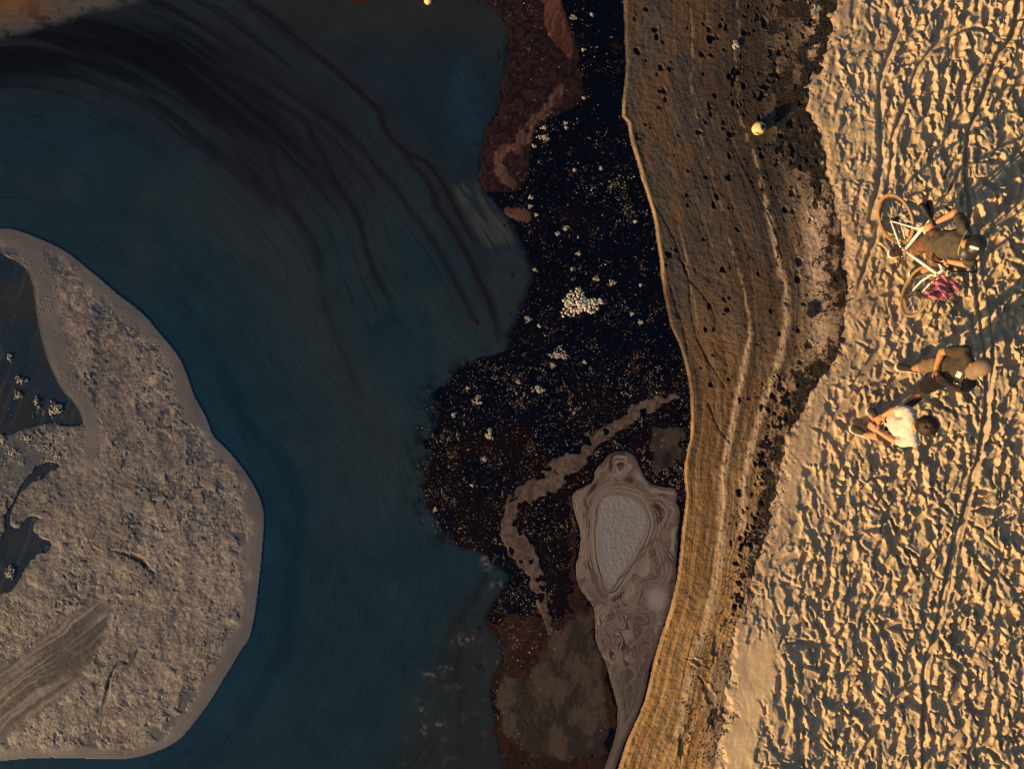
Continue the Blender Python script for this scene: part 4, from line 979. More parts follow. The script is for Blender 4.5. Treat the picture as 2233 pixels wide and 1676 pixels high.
def head_bm(bm, c, face, tilt):
    """skull, jaw, nose, brow, ears; face = horizontal facing direction, tilt = nod in radians"""
    fx = Vector((face.x, face.y, 0)).normalized(); side = Vector((-fx.y, fx.x, 0))
    f = fx * math.cos(tilt) - Vector((0, 0, 1)) * math.sin(tilt); up = fx * math.sin(tilt) + Vector((0, 0, 1)) * math.cos(tilt)
    rot = Matrix((f, side, up)).transposed()
    P = lambda a, b_, c_: c + f * a + side * b_ + up * c_
    add_ball(bm, P(-.012, 0, .03), (.098, .077, .095), 3, rot)
    add_ball(bm, P(.018, 0, -.035), (.072, .064, .085), 2, rot)
    add_ball(bm, P(.055, 0, -.092), (.026, .030, .022), 2, rot)
    add_chain(bm, [P(.080, 0, .010), P(.104, 0, -.030)], [.011, .015])
    add_chain(bm, [P(.082, -.034, .020), P(.088, .034, .020)], [.014, .014])
    add_chain(bm, [P(.084, -.022, -.066), P(.084, .022, -.066)], [.009, .009])
    for s in (-1, 1):
        add_ball(bm, P(-.008, s * .078, -.012), (.020, .010, .033), 2, rot)
    return P, rot
def shoe(root, toe, heel, width, up_mat, h=.075, collar=None):
    toe = Vector(toe); heel = Vector(heel); ax = (toe - heel); L = ax.length; f = ax.normalized(); s = Vector((-f.y, f.x, 0)).normalized()
    out = []
    prof = [(0, .0), (.02, .52), (.10, .72), (.25, .74), (.42, .72), (.60, .88), (.78, 1.0), (.90, .86), (.97, .55), (1, .0)]
    def ring(z, k):
        pts = []
        for t, wq in prof: pts.append(heel + f * L * (t * (1 + k) - k / 2) + s * wq * width / 2 * (1 + k * 2) + Vector((0, 0, z)))
        for t, wq in prof[-2:0:-1]: pts.append(heel + f * L * (t * (1 + k) - k / 2) - s * wq * width / 2 * (1 + k * 2) + Vector((0, 0, z)))
        return pts
    def loft(rings):
        bm = bmesh.new(); rr = [[bm.verts.new(p) for p in r_] for r_ in rings]; n = len(rr[0])
        for a, b_ in zip(rr, rr[1:]):
            for i in range(n): bm.faces.new((a[i], a[(i + 1) % n], b_[(i + 1) % n], b_[i]))
        bm.faces.new(rr[0][::-1]); bm.faces.new(rr[-1]); bmesh.ops.recalc_face_normals(bm, faces=bm.faces); return bm
    sole_bm = loft([ring(-.012, .05), ring(.016, .07), ring(.028, .05)])
    def upper(z, k, lift):
        r_ = ring(z, k); o = []
        for p in r_:
            t = (p - heel).dot(f) / L
            o.append(p + Vector((0, 0, lift * (1 - ss(.30, .95, np.float64(t))))))
        return o
    top = upper(.058, -.22, .045)
    up_bm = loft([upper(.027, 0, 0), upper(.045, -.02, .015), upper(.055, -.10, .035), top])
    u = bm_obj('shoe', up_bm, up_mat, root)
    bm_obj('sole', sole_bm, M_SOLE, u)
    return u
def person(label, J, mats, face, nod, group='people on the beach'):
    """J: joints in metres. Builds one continuous body and the clothes as children"""
    skin = mats['skin']
    base = (J['ankle'][0] + J['ankle'][1]) / 2; base = Vector((base.x, base.y, ZG - .02))
    root = empty('person', base); tag(root, label, 'person', group)
    inv = Matrix.Translation(-base)
    def fin(o): o.matrix_parent_inverse = Matrix.Identity(4); o.data.transform(inv); return o
    bm = bmesh.new()
    hips = (J['hip'][0] + J['hip'][1]) / 2; neck = J['neck']; chest = hips.lerp(neck, .68); belly = hips.lerp(neck, .28)
    sh = J['shoulder']; axis = (sh[0] - sh[1]).normalized(); upv = (neck - hips).normalized(); fr = axis.cross(upv).normalized()
    rot = Matrix((fr, axis, upv)).transposed()
    ws = (sh[0] - sh[1]).length
    add_ball(bm, chest, (.105, ws * .43, .20), 3, rot); add_ball(bm, belly, (.098, .145, .17), 3, rot); add_ball(bm, hips, (.105, .160, .12), 3, rot)
    add_chain(bm, [sh[0].lerp(neck, .15), sh[1].lerp(neck, .15)], [.055, .055])
    head = J['head']
    add_chain(bm, [neck - upv * .04, neck.lerp(head, .6)], [.060, .054])
    P, hrot = head_bm(bm, head, face, nod)
    for i in (0, 1):
        h_, k_, a_ = J['hip'][i], J['knee'][i], J['ankle'][i]
        add_chain(bm, [h_, k_], [.082, .056]); add_chain(bm, [k_, k_.lerp(a_, .35), a_], [.054, .056, .036])
        add_chain(bm, [a_, a_ + (J['toe'][i] - J['heel'][i]).normalized() * .08 - Vector((0, 0, .06))], [.034, .026])
        s_, e_, w_ = sh[i], J['elbow'][i], J['wrist'][i]
        add_chain(bm, [s_, e_], [.052, .040]); add_chain(bm, [e_, e_.lerp(w_, .3), w_], [.040, .040, .027])
        hand_bm(bm, w_, J['hand'][i] - w_, J['thumb'][i], 1.0, J.get('curl', (1.0, 1.0))[i])
    body = fin(remeshed('body', bm, .0065, skin, root, 3))
    for s in (-1, 1):
        b2 = bmesh.new(); add_ball(b2, P(.082, s * .032, .002), .011, 1); fin(bm_obj('eye', b2, M_EYE, root))
    # shirt
    b2 = bmesh.new()
    hem = hips.lerp(neck, -.02)
    add_ball(b2, chest, (.122, ws * .46, .205), 3, rot); add_ball(b2, belly, (.120, .170, .20), 3, rot); add_ball(b2, hem, (.122, .178, .10), 3, rot)
    add_chain(b2, [sh[0].lerp(neck, .2), sh[1].lerp(neck, .2)], [.066, .066])
    for i in (0, 1):
        m_ = sh[i].lerp(J['elbow'][i], J.get('sleeve', .62))
        add_chain(b2, [sh[i], m_], [.068, .066])
    wr = lambda co: ((fbm(co[:, 0] * 7 + co[:, 2] * 9, co[:, 1] * 16 - co[:, 2] * 5, 3, 2) - .5) * .030).astype(np.float32)
    shirt = fin(remeshed('shirt', b2, .011, mats['shirt'], root, 3, wr))
    # shorts
    b2 = bmesh.new()
    add_ball(b2, hips - upv * .02, (.120, .180, .125), 3, rot)
    for i in (0, 1):
        e_ = J['hip'][i].lerp(J['knee'][i], J.get('hemline', .95)); add_chain(b2, [J['hip'][i], e_], [.098, .090])
    wr2 = lambda co: ((fbm(co[:, 0] * 14, co[:, 1] * 14 + co[:, 2] * 8, 3, 4) - .5) * .02).astype(np.float32)
    fin(remeshed('shorts', b2, .011, mats['shorts'], root, 3, wr2))
    for i in (0, 1):
        sho = shoe(root, J['toe'][i], J['heel'][i], .105, mats['shoe'])
        sho.data.transform(inv)
        for ch in sho.children: ch.data.transform(inv)
    return root, P, hrot, fin, body, shirt
def half_shell(c, rot, r, cut=-.05, sub=3):
    bm = bmesh.new(); add_ball(bm, c, r, sub, rot)
    up = rot @ Vector((0, 0, 1))
    bmesh.ops.bisect_plane(bm, geom=bm.verts[:] + bm.edges[:] + bm.faces[:], plane_co=c + up * cut, plane_no=up, clear_inner=True)
    return bm
def bill(c, f, side, up, w_, L, th=.006):
    bm = bmesh.new(); n = 9; top = []; bot = []
    for k in range(n):
        a = math.pi * (k / (n - 1) - .5)
        p = c + f * (L * math.cos(a) ** .8 + .01) + side * w_ * math.sin(a) - up * (.018 * math.sin(a) ** 2)
        q = c + side * w_ * math.sin(a) * .95 - up * (.018 * math.sin(a) ** 2) + f * (math.cos(a) * .0)
        top.append((bm.verts.new(p + up * th / 2), bm.verts.new(q + up * th / 2))); bot.append((bm.verts.new(p - up * th / 2), bm.verts.new(q - up * th / 2)))
    for k in range(n - 1):
        bm.faces.new((top[k][0], top[k + 1][0], top[k + 1][1], top[k][1])); bm.faces.new((bot[k][1], bot[k + 1][1], bot[k + 1][0], bot[k][0]))
        bm.faces.new((top[k][0], bot[k][0], bot[k + 1][0], top[k + 1][0]))
    bmesh.ops.recalc_face_normals(bm, faces=bm.faces); return bm
def on_surface(ob, base, px, py):
    """point and normal where the shirt is met coming down on its print"""
    bm = bmesh.new(); bm.from_mesh(ob.data); bmesh.ops.translate(bm, verts=bm.verts, vec=base); t = BVHTree.FromBMesh(bm)
    o = Vector((0, 0, CAM_H)); dd = (W(px, py, 0) - o).normalized(); h = t.ray_cast(o, dd); bm.free(); return h[0], h[1]
def printed(root, ob, px, py, sx, sy, ang, mat, name='print', lift=.003):
    """a thin printed patch lying on the cloth (size in metres, angle in the picture plane)"""
    base = root.location; p, n = on_surface(ob, base, px, py)
    if p is None: return None
    a = Vector((math.cos(ang), math.sin(ang), 0)); a = (a - n * a.dot(n)).normalized(); b_ = n.cross(a)
    bm = bmesh.new(); add_box(bm, p + n * lift - base, (sx, sy, .004), Matrix((a, b_, n)).transposed())
    return bm_obj(name, bm, mat, root, False)
V3 = Vector
LEFT = V3((-1, 0, 0))
# -- man holding the bicycle
JA = dict(ankle=[W(1974, 552, .20), W(2013, 592, .20)], toe=[W(1936, 553, ZG), W(1981, 600, ZG)], heel=[W(1978, 553, ZG), W(2020, 592, ZG)],
 knee=[W(2002, 541, .56), W(2034, 574, .54)], hip=[W(2040, 516, 1.0), W(2046, 552, 1.0)], neck=W(2102, 530, 1.50), head=W(2124, 535, 1.67),
 shoulder=[W(2101, 492, 1.46), W(2114, 564, 1.46)], elbow=[W(2087, 461, 1.20), W(2112, 577, 1.17)], wrist=[W(2040, 486, 1.00), W(2058, 567, 1.0)],
 hand=[W(2026, 494, .98), W(2040, 562, .96)], thumb=[V3((0, -1, 0)), V3((0, 1, .2))], sleeve=.55, hemline=.98, curl=(.9, .8))
rA, PA, hrA, finA, bodyA, shirtA = person('person in a dark olive shirt and black cap holding the white bicycle', JA, dict(skin=M_SKIN, shirt=M_OLIVE, shorts=M_RUST, shoe=M_SHOE), V3((-.45, -.9, 0)), .42)
fA = hrA @ V3((1, 0, 0)); sA = hrA @ V3((0, 1, 0)); uA = hrA @ V3((0, 0, 1))
capA = finA(bm_obj('cap', half_shell(PA(-.012, 0, .038), hrA, (.124, .104, .114), -.016), M_CAPB, rA))
b = finA(bm_obj('bill', bill(PA(.075, 0, .035), fA, sA, uA, .094, .095), M_CAPB, capA))
for k in range(4):
    printed(rA, capA, 2117.5 + 4.6 * k, 538.5 + 1.3 * k, .025, .026, R(-14), M_WHITE, 'logo', .0025)
# pale trim across the shoulders below the neck
hits = []
for k in range(14):
    t = k / 13; px_, py_ = 2109 - 20 * t - 3 * math.sin(t * math.pi), 502 + 53 * t
    p, n_ = on_surface(shirtA, rA.location, px_, py_)
    if p is not None: hits.append(p + n_ * .003 - rA.location)
bm = bmesh.new(); add_tube(bm, hits, .006, 6); bm_obj('collar_trim', bm, M_TRIM, rA)
# -- person in black shirt and tan cap
JB = dict(ankle=[W(1993, 803, .21), W(2000, 863, .21)], toe=[W(1952, 798, ZG), W(1967, 893, ZG)], heel=[W(2000, 807, ZG), W(2004, 865, ZG)],
 knee=[W(2016, 798, .60), W(2018, 845, .60)], hip=[W(2061, 790, 1.0), W(2061, 822, 1.0)], neck=W(2118, 799, 1.50), head=W(2139, 799, 1.66),
 shoulder=[W(2104, 764, 1.46), W(2116, 835, 1.46)], elbow=[W(2054, 766, 1.18), W(2096, 850, 1.15)], wrist=[W(2040, 804, 1.13), W(2066, 837, 1.13)],
 hand=[W(2051, 826, 1.13), W(2054, 829, 1.15)], thumb=[V3((-1, 0, .3)), V3((0, 1, .4))], sleeve=.60, hemline=.92, curl=(.7, .8))
rB, PB, hrB, finB, bodyB, shirtB = person('person in a black printed shirt, khaki shorts and tan cap with hands clasped', JB, dict(skin=M_SKIN2, shirt=M_BLACKT, shorts=M_KHAKI, shoe=M_SHOE), V3((-.75, -.66, 0)), .42)
fB = hrB @ V3((1, 0, 0)); sB = hrB @ V3((0, 1, 0)); uB = hrB @ V3((0, 0, 1))
capB = finB(bm_obj('cap', half_shell(PB(-.012, 0, .034), hrB, (.116, .094, .110), -.02), M_CAPT, rB))
finB(bm_obj('bill', bill(PB(.078, 0, .030), fB, sB, uB, .085, .085), M_CAPT, capB))
bm = bmesh.new(); add_ball(bm, PB(-.014, 0, .036), .0, 1); bm.free()
printed(rB, shirtB, 2091, 816, .052, .090, R(8), M_WHITE, 'chest_print')
printed(rB, shirtB, 2087.5, 815, .012, .084, R(8), M_RED, 'chest_print_edge', .0055)
# script lettering near the hem: a row of brush strokes
strokes = [[(2082,829),(2080,834),(2082,840)], [(2078,833),(2085,836)], [(2086,833),(2083,839),(2087,842)], [(2089,836),(2086,841),(2090,843),(2092,838)], [(2094,834),(2091,840),(2095,842)], [(2080,842),(2087,844),(2093,845)], [(2096,838),(2094,843)]]
for st_ in strokes:
    pts = []
    for (a, b_) in spline(st_, 4):
        p, n_ = on_surface(shirtB, rB.location, a, b_)
        if p is not None: pts.append(p + n_ * .003 - rB.location)
    if len(pts) > 2:
        bm = bmesh.new(); add_tube(bm, pts, .0055, 5); bm_obj('script_stroke', bm, M_WHITE, rB)
# -- person in pale shirt
JC = dict(ankle=[W(1908, 915, .21), W(1889, 948, .21)], toe=[W(1893, 888, ZG), W(1853, 931, ZG)], heel=[W(1913, 920, ZG), W(1897, 952, ZG)],
 knee=[W(1926, 915, .58), W(1918, 950, .58)], hip=[W(1951, 912, .95), W(1949, 938, .95)], neck=W(1992, 929, 1.42), head=W(2015, 927, 1.58),
 shoulder=[W(1982, 899, 1.39), W(1991, 961, 1.39)], elbow=[W(1952, 893, 1.12), W(1955, 963, 1.12)], wrist=[W(1928, 905, .98), W(1916, 940, .96)],
 hand=[W(1917, 912, .96), W(1902, 931, .94)], thumb=[V3((0, -1, .3)), V3((0, 1, .3))], sleeve=.72, hemline=.72, curl=(.8, .9))
rC, PC, hrC, finC, bodyC, shirtC = person('bareheaded person in an off white shirt with dark hair, looking down', JC, dict(skin=M_SKIN, shirt=M_WHITET, shorts=M_DARKSH, shoe=M_SHOE2), LEFT, .40)
bm = half_shell(PC(-.018, 0, .034), hrC, (.116, .096, .112), -.045)
b2 = bmesh.new()
fC = hrC @ V3((1, 0, 0)); sC = hrC @ V3((0, 1, 0)); uC = hrC @ V3((0, 0, 1))
hr_ = random.Random(3)
for k in range(150):                                     # locks of hair combed from the crown
    a = hr_.uniform(0, 2 * math.pi); c0 = PC(-.03, 0, .045); o = []
    ln = hr_.uniform(.7, 1.05)
    for q in range(5):
        th = .03 + q * .37 * ln; aa = a + .12 * q * hr_.uniform(-1, 1)
        dv = (fC * math.cos(aa) + sC * math.sin(aa)) * math.sin(th) + uC * math.cos(th)
        rr = .113 + .006 * math.sin(q * 1.3 + k)
        o.append(c0 + Vector((dv.x, dv.y, dv.z)) * rr * (1 if q < 4 else 1.02))
    add_tube(bm, o, [.004, .010, .011, .009, .003], 5)
finC(bm_obj('hair', bm, M_HAIR, rC))
bm = half_shell(PA(-.02, 0, .02), hrA, (.102, .084, .098), -.06); finA(bm_obj('hair', bm, M_HAIR, rA))
bm = half_shell(PB(-.022, 0, .016), hrB, (.106, .084, .100), -.06); finB(bm_obj('hair', bm, M_HAIR, rB))

# ------------------------------------------------------------------ bicycle
UD = V3((.372, -.928, 0)); rearc = W(1954, 478, ZG + .33) - V3((.957, .291, 0)) * .06
bike = empty('bicycle', (rearc.x, rearc.y, ZG - .012), (R(-10.5), 0, math.atan2(UD.y, UD.x)))
tag(bike, 'white framed bicycle with tan tyres and a wire basket held by the man', 'bicycle')
RW = .325; WB = .945; HUBZ = .325
def wheel(name, cx_, steer=0.0, pivot=None):
    e = bmesh.new()
    rot = Matrix.Rotation(steer, 4, 'Z') if steer else Matrix.Identity(4)
    T = (Matrix.Translation(pivot) @ rot @ Matrix.Translation(-pivot)) if steer else Matrix.Identity(4)
    c_ = V3((cx_, 0, HUBZ))
    add_tube(e, [c_ + V3((math.cos(a), 0, math.sin(a))) * (RW - .015) for a in np.linspace(0, 2 * math.pi, 49)[:-1]], .0155, 8, True)
    e.transform(T); ty = bm_obj('tyre', e, M_TYRE, bike)
    e = bmesh.new()
    add_tube(e, [c_ + V3((math.cos(a), 0, math.sin(a))) * (RW - .037) for a in np.linspace(0, 2 * math.pi, 49)[:-1]], .0085, 8, True)
    e.transform(T); bm_obj('rim', e, M_RIM, ty)
    e = bmesh.new(); add_tube(e, [c_ + V3((0, -.05, 0)), c_ + V3((0, .05, 0))], .019, 10); add_tube(e, [c_ + V3((0, -.024, 0)), c_ + V3((0, -.020, 0))], .030, 12)
    add_tube(e, [c_ + V3((0, .020, 0)), c_ + V3((0, .024, 0))], .030, 12)
    e.transform(T); bm_obj('hub', e, M_DARKM, ty)
    n = 28
    base = None
    for k in range(n):
        a = 2 * math.pi * k / n; a2 = a + (.55 if k % 4 < 2 else -.55); s = .028 if k % 2 else -.028
        e = bmesh.new(); add_tube(e, [c_ + V3((math.cos(a2) * .026, s, math.sin(a2) * .026)), c_ + V3((math.cos(a) * (RW - .055), s * .15, math.sin(a) * (RW - .055)))], .0016, 4)
        e.transform(T); bm_obj('spoke', e, M_STEEL, ty)
HT = V3((.765, 0, .80)); HB = V3((.795, 0, .66)); STEER = R(-36)
piv = V3((.80, 0, 0))
wheel('rear', 0.0)
BBp = V3((.395, 0, .275)); SEATC = V3((.225, 0, .735)); RH = V3((0, 0, HUBZ)); FH = V3((WB, 0, HUBZ))
def part(name, f, mat, parent=None):
    e = bmesh.new(); f(e); return bm_obj(name, e, mat, parent or bike)
def frame_f(e):
    add_tube(e, [SEATC + V3((-.01, 0, .02)), BBp], .0185, 10); add_tube(e, [SEATC, HT - V3((0, 0, .02))], .0165, 10); add_tube(e, [BBp, HB + V3((0, 0, .015))], .0205, 10)
    add_tube(e, [HB, HT], .021, 12); add_tube(e, [BBp + V3((0, -.04, 0)), BBp + V3((0, .04, 0))], .023, 12)
    for s in (-1, 1):
        add_tube(e, [RH + V3((0, s * .062, 0)), V3((.33, s * .045, .287)), BBp], [.010, .011, .012], 8)
        add_tube(e, [RH + V3((0, s * .062, 0)), V3((.19, s * .040, .66)), SEATC], [.0095, .010, .011], 8)
part('frame', frame_f, M_WHITE)
T_ST = Matrix.Translation(piv) @ Matrix.Rotation(STEER, 4, 'Z') @ Matrix.Translation(-piv)
FHs = FH
def steered(name, f, mat, parent=None):
    e = bmesh.new(); f(e); e.transform(T_ST); return bm_obj(name, e, mat, parent or bike)
def fork_f(e):
    add_tube(e, [HT, HB, V3((.805, 0, .625))], .015, 10); add_tube(e, [V3((.805, -.055, .625)), V3((.805, .055, .625))], .014, 8)
    for s in (-1, 1): add_tube(e, [V3((.805, s * .055, .63)), V3((.86, s * .058, .45)), FHs + V3((0, s * .058, 0))], [.014, .012, .010], 8)
steered('fork', fork_f, M_WHITE)
wheel('front', WB, STEER, piv)
steered('stem', lambda e: (add_tube(e, [HT, V3((.745, 0, .90))], .014, 8), add_tube(e, [V3((.745, 0, .90)), V3((.80, 0, .925))], .014, 8)), M_DARKM)
hb = spline([(-.255, .62), (-.285, .70), (-.265, .755), (-.17, .765), (-.05, .80), (.05, .80), (.17, .765), (.265, .755), (.285, .70), (.255, .62)], 5)
bar = steered('handlebar', lambda e: add_tube(e, [V3((x, y, .925 + .02 * abs(y) / .25)) for y, x in hb], .0115, 8), M_BLACK)
for s in (-1, 1):
    steered('grip', lambda e: add_tube(e, [V3((.715, s * .283, .948)), V3((.615, s * .253, .948))], .017, 8), M_BLACK)
    steered('brake_lever', lambda e: add_tube(e, [V3((.765, s * .21, .935)), V3((.79, s * .255, .92)), V3((.74, s * .31, .915))], .006, 6), M_STEEL)
# saddle: two rear pads parted by a groove, and a nose
e = bmesh.new()
for sy in (-1, 1):
    add_chain(e, [V3((-.02, sy * .050, .930)), V3((.06, sy * .034, .935)), V3((.15, sy * .012, .925))], [.040, .032, .018])
add_chain(e, [V3((.10, 0, .920)), V3((.245, 0, .922))], [.026, .017]); add_ball(e, V3((.05, 0, .912)), (.07, .06, .02), 2)
remeshed('saddle', e, .006, M_BLACK, bike, 2)
part('seat_post', lambda e: add_tube(e, [SEATC, V3((.155, 0, .915))], .0135, 8), M_STEEL)
# crank set
def ring_f(e):
    add_tube(e, [BBp + V3((math.cos(a) * .085, -.052, math.sin(a) * .085)) for a in np.linspace(0, 2 * math.pi, 25)[:-1]], .006, 5, True)
    for k in range(5): a = k * 1.2566; add_tube(e, [BBp + V3((0, -.052, 0)), BBp + V3((math.cos(a) * .085, -.052, math.sin(a) * .085))], .006, 5)
part('chainring', ring_f, M_DARKM)
for s, a in ((-1, -.55), (1, math.pi - .55)):
    end = BBp + V3((math.cos(a) * .165, s * .075, math.sin(a) * .165))
    ck = part('crank', lambda e: add_tube(e, [BBp + V3((0, s * .06, 0)), end], [.012, .010], 6), M_DARKM)
    def ped(e):
        add_tube(e, [end, end + V3((0, s * .10, 0))], .007, 6)
        for dx in (-.03, .03): add_box(e, end + V3((dx, s * .06, 0)), (.012, .085, .018))
        for dy in (.02, .10): add_box(e, end + V3((0, s * dy, 0)), (.066, .010, .016))
    part('pedal', ped, M_BLACK, ck)
def chain_f(e):
    top = [V3((x, -.052, z)) for x, z in ((.0, HUBZ + .038), (.395, .275 + .085))]; bot = [V3((x, -.052, z)) for x, z in ((.0, HUBZ - .038), (.395, .275 - .085))]
    add_tube(e, top, .005, 5); add_tube(e, bot, .005, 5)
    add_tube(e, [RH + V3((math.cos(a) * .038, -.052, math.sin(a) * .038)) for a in np.linspace(0, 2 * math.pi, 15)[:-1]], .006, 5, True)
part('chain', chain_f, M_DARKM)
# basket
bk = []
BX, BY, BZ0, BZ1 = (.88, 1.14), .165, .70, .90
def basket_f(e):
    for z, k in ((BZ0, .82), ((BZ0 + BZ1) / 2, .91), (BZ1, 1.0)):
        xc = sum(BX) / 2; hx = (BX[1] - BX[0]) / 2 * k; hy = BY * k
        add_tube(e, [V3((xc - hx, -hy, z)), V3((xc + hx, -hy, z)), V3((xc + hx, hy, z)), V3((xc - hx, hy, z))], .004 if z < BZ1 else .006, 5, True)
    xc = sum(BX) / 2; hx = (BX[1] - BX[0]) / 2; n = 7
    for k in range(n):
        y = (k / (n - 1) * 2 - 1) * BY
        for s in (-1, 1): add_tube(e, [V3((xc + s * hx, y, BZ1)), V3((xc + s * hx * .82, y * .82, BZ0))], .0028, 4)
        add_tube(e, [V3((xc - hx * .82, y * .82, BZ0)), V3((xc + hx * .82, y * .82, BZ0))], .0028, 4)
    for k in range(6):
        x = xc + (k / 5 * 2 - 1) * hx
        for s in (-1, 1): add_tube(e, [V3((x, s * BY, BZ1)), V3((xc + (x - xc) * .82, s * BY * .82, BZ0))], .0028, 4)
    add_tube(e, [V3((.80, -.05, .90)), V3((.88, -.07, .885))], .005, 5); add_tube(e, [V3((.80, .05, .90)), V3((.88, .07, .885))], .005, 5)
steered('basket', basket_f, M_DARKM)
# bundle of pink cloth lying in the basket
bpy.context.view_layer.update()
mw = bike.matrix_world @ T_ST
e = bmesh.new()
pr = random.Random(9)
for k in range(15):                                      # folds of a crumpled cloth, piled across the basket
    p = V3((pr.uniform(.92, 1.11), pr.uniform(-.15, .15), pr.uniform(.80, .885))); a = pr.uniform(-.5, .9) + 1.2; ln = pr.uniform(.05, .11)
    dv = V3((math.cos(a), math.sin(a), pr.uniform(-.2, .2))); sd_ = V3((-dv.y, dv.x, .1)) * pr.uniform(-.03, .03)
    add_chain(e, [p - dv * ln, p + sd_, p + dv * ln], [pr.uniform(.015, .026), pr.uniform(.024, .040), pr.uniform(.014, .024)])
add_ball(e, V3((1.01, 0, .80)), (.11, .145, .05), 3)
e.transform(mw)
cwr = lambda co: ((.30 - np.abs(fbm(co[:, 0] * 9 + co[:, 1] * 5, co[:, 1] * 15 - co[:, 0] * 7, 3, 5) - .5) * 3) * .012).astype(np.float32)
cl = remeshed('cloth_bundle', e, .008, M_PINK, None, 3, cwr)
tag(cl, 'crumpled pink cloth bundle lying in the bicycle basket', 'cloth')

# ------------------------------------------------------------------ things on the sand and water
def zsand(px, py): return float(zbase(np.array(px, float), np.array(py, float)))
# drunk coconut with its top cut open
def m_coco():
    b = NB('coconut_husk'); o = b.obj(); n = b.noise(o, 17, 5, .62, .8); n2 = b.noise(o, 60, 3)
    c = b.mix(b.ramp(n, .42, .60), (.70, .52, .20, 1), (.62, .50, .30, 1)); c = b.mix(b.ramp(n, .54, .60), c, (.15, .07, .03, 1))
    c = b.mix(b.ramp(n2, .66, .72), c, (.22, .12, .05, 1))
    return b.done(c, .38, b.bump(n2, .15, .003), .5)
M_COCO = m_coco(); M_HOLE = m_plain('coconut_inside', (.035, .030, .012), .8); M_FLESH = m_plain('coconut_flesh', (.52, .48, .38), .6)
def coconut(px, py, z0, r, label, cutdir):
    c_ = W(px, py, z0 + r); root = empty('coconut', (c_.x, c_.y, z0), label=label, cat='coconut')
    cut = Vector(cutdir).normalized(); rot = cut.to_track_quat('Z', 'Y').to_matrix()
    bm = bmesh.new(); add_ball(bm, (0, 0, r), (r * .96, r * .96, r * 1.06), 4, rot)
    pl = Vector((0, 0, r)) + cut * r * .80
    bmesh.ops.bisect_plane(bm, geom=bm.verts[:] + bm.edges[:] + bm.faces[:], plane_co=pl, plane_no=cut, clear_outer=True)
    for v in bm.verts: v.co += (v.co - Vector((0, 0, r))).normalized() * .002 * math.sin(v.co.x * 60) * math.cos(v.co.y * 50)
    bm_obj('husk', bm, M_COCO, root)
    a, b_ = frame_for(cut); R0, R1 = r * .60, r * .36
    bm = bmesh.new(); n = 20
    o1 = [bm.verts.new(pl + (a * math.cos(2 * math.pi * k / n) + b_ * math.sin(2 * math.pi * k / n)) * R0) for k in range(n)]
    o2 = [bm.verts.new(pl + cut * .004 + (a * math.cos(2 * math.pi * k / n) + b_ * math.sin(2 * math.pi * k / n)) * R1) for k in range(n)]
    for k in range(n): bm.faces.new((o1[k], o1[(k + 1) % n], o2[(k + 1) % n], o2[k]))
    bm_obj('cut_rim', bm, M_FLESH, root)
    bm = bmesh.new(); rings = []
    for q, (rr, dz_) in enumerate(((R1, .003), (R1 * 1.05, -.03 * r / .085), (R1 * .8, -.07 * r / .085), (.001, -.085 * r / .085))):
        rings.append([bm.verts.new(pl + cut * dz_ + (a * math.cos(2 * math.pi * k / n) + b_ * math.sin(2 * math.pi * k / n)) * rr) for k in range(n)])
    for r0, r1 in zip(rings, rings[1:]):
        for k in range(n): bm.faces.new((r0[k], r0[(k + 1) % n], r1[(k + 1) % n], r1[k]))
    bm_obj('hollow', bm, M_HOLE, root)
coconut(1654.5, 280, zsand(1654, 280) - .012, .084, 'shiny yellow coconut with its top cut open on the dark wet sand', (.50, .06, .72))
coconut(933.5, 1.0, -.03, .052, 'small yellow coconut floating at the top edge of the water', (.4, .3, .6))
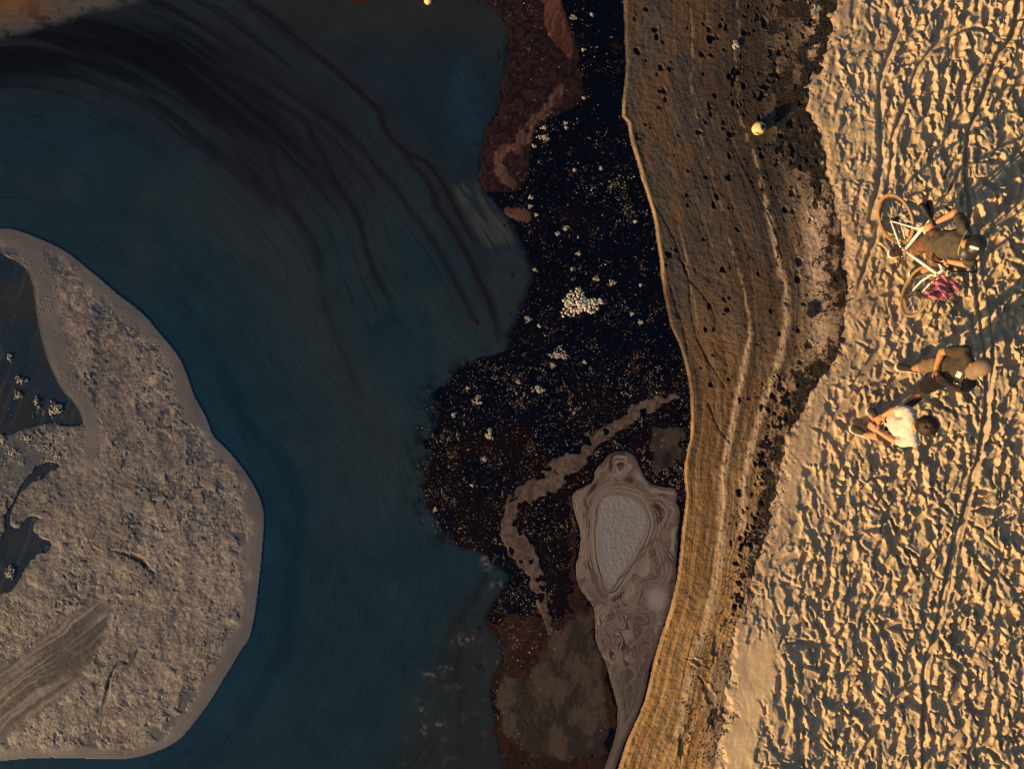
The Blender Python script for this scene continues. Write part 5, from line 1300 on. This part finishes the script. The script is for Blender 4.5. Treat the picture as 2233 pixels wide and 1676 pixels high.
# pale lump of dried foam on the wet sand
bm = bmesh.new()
lr = random.Random(4)
for k in range(26):
    a = lr.uniform(0, 6.28); q = lr.random() ** .6
    add_ball(bm, (math.cos(a) * q * .045, math.sin(a) * q * .055, .012 + .018 * (1 - q)), lr.uniform(.010, .020), 1)
o = bm_obj('foam_lump', bm, M_CLUMP); o.location = W(1604, 98, zsand(1604, 98)); tag(o, 'pale foam lump on the wet sand nearest the top, left of the coconut', 'foam')
# dark flat scrap at the edge of the speckled sand
bm = bmesh.new(); out = [(1761,661),(1774,658),(1790,660),(1788,668),(1786,672),(1790,676),(1786,684),(1777,688),(1770,695),(1765,691),(1760,686),(1762,672)]
c_ = W(1774, 674, zsand(1774, 674)); top = [bm.verts.new(W(a, b_, c_.z + .012 + .006 * math.sin(i * 2.1)) - c_) for i, (a, b_) in enumerate(out)]
mid_ = bm.verts.new((0, 0, .020))
low_ = [bm.verts.new(v.co - Vector((0, 0, .03))) for v in top]
for i in range(len(top)):
    j = (i + 1) % len(top); bm.faces.new((top[j], top[i], mid_)); bm.faces.new((top[i], top[j], low_[j], low_[i]))
bmesh.ops.recalc_face_normals(bm, faces=bm.faces)
o = bm_obj('dark_scrap', bm, m_plain('tar_cloth', (.012, .011, .014), .8, 50, .4, .4), None, False); o.location = c_
tag(o, 'dark flat scrap with ragged edges lying at the speckled wet sand', 'scrap')
# dark weed and tar crumbs strewn along the drift line
N = 15000; y = rnd(N, -40, 1720); x = xC(y) + rnd(N, -40, 1) * 0 + rng.random(N) * (xB(y) - xC(y) + 75) - 45
dn = fbm(x / 22, y / 22, 4, 3) * .6 + fbm(x / 8, y / 8, 2, 5) * .4
q = (dn > .50) & (rng.random(N) < .40 * np.clip((xB(y) + 26 - x) / 34, 0, 1))
x, y, = x[q], y[q]; z = zbase(x, y) + .003 + .016 * ss(-12, 6, x - xB(y))
f = (CAM_H - z) / CAM_H / PPM; P = np.stack([(x - CX) * f, (CY - y) * f, z], -1)
scatter('weed_crumbs', P, .004 + .009 * rng.random(len(x)) ** 2.5, m_plain('weed', (.022, .016, .012), .8, 60, .5), flat=.6, kind='stuff', label='dark weed crumbs strewn along the drift line of the beach', cat='weed')
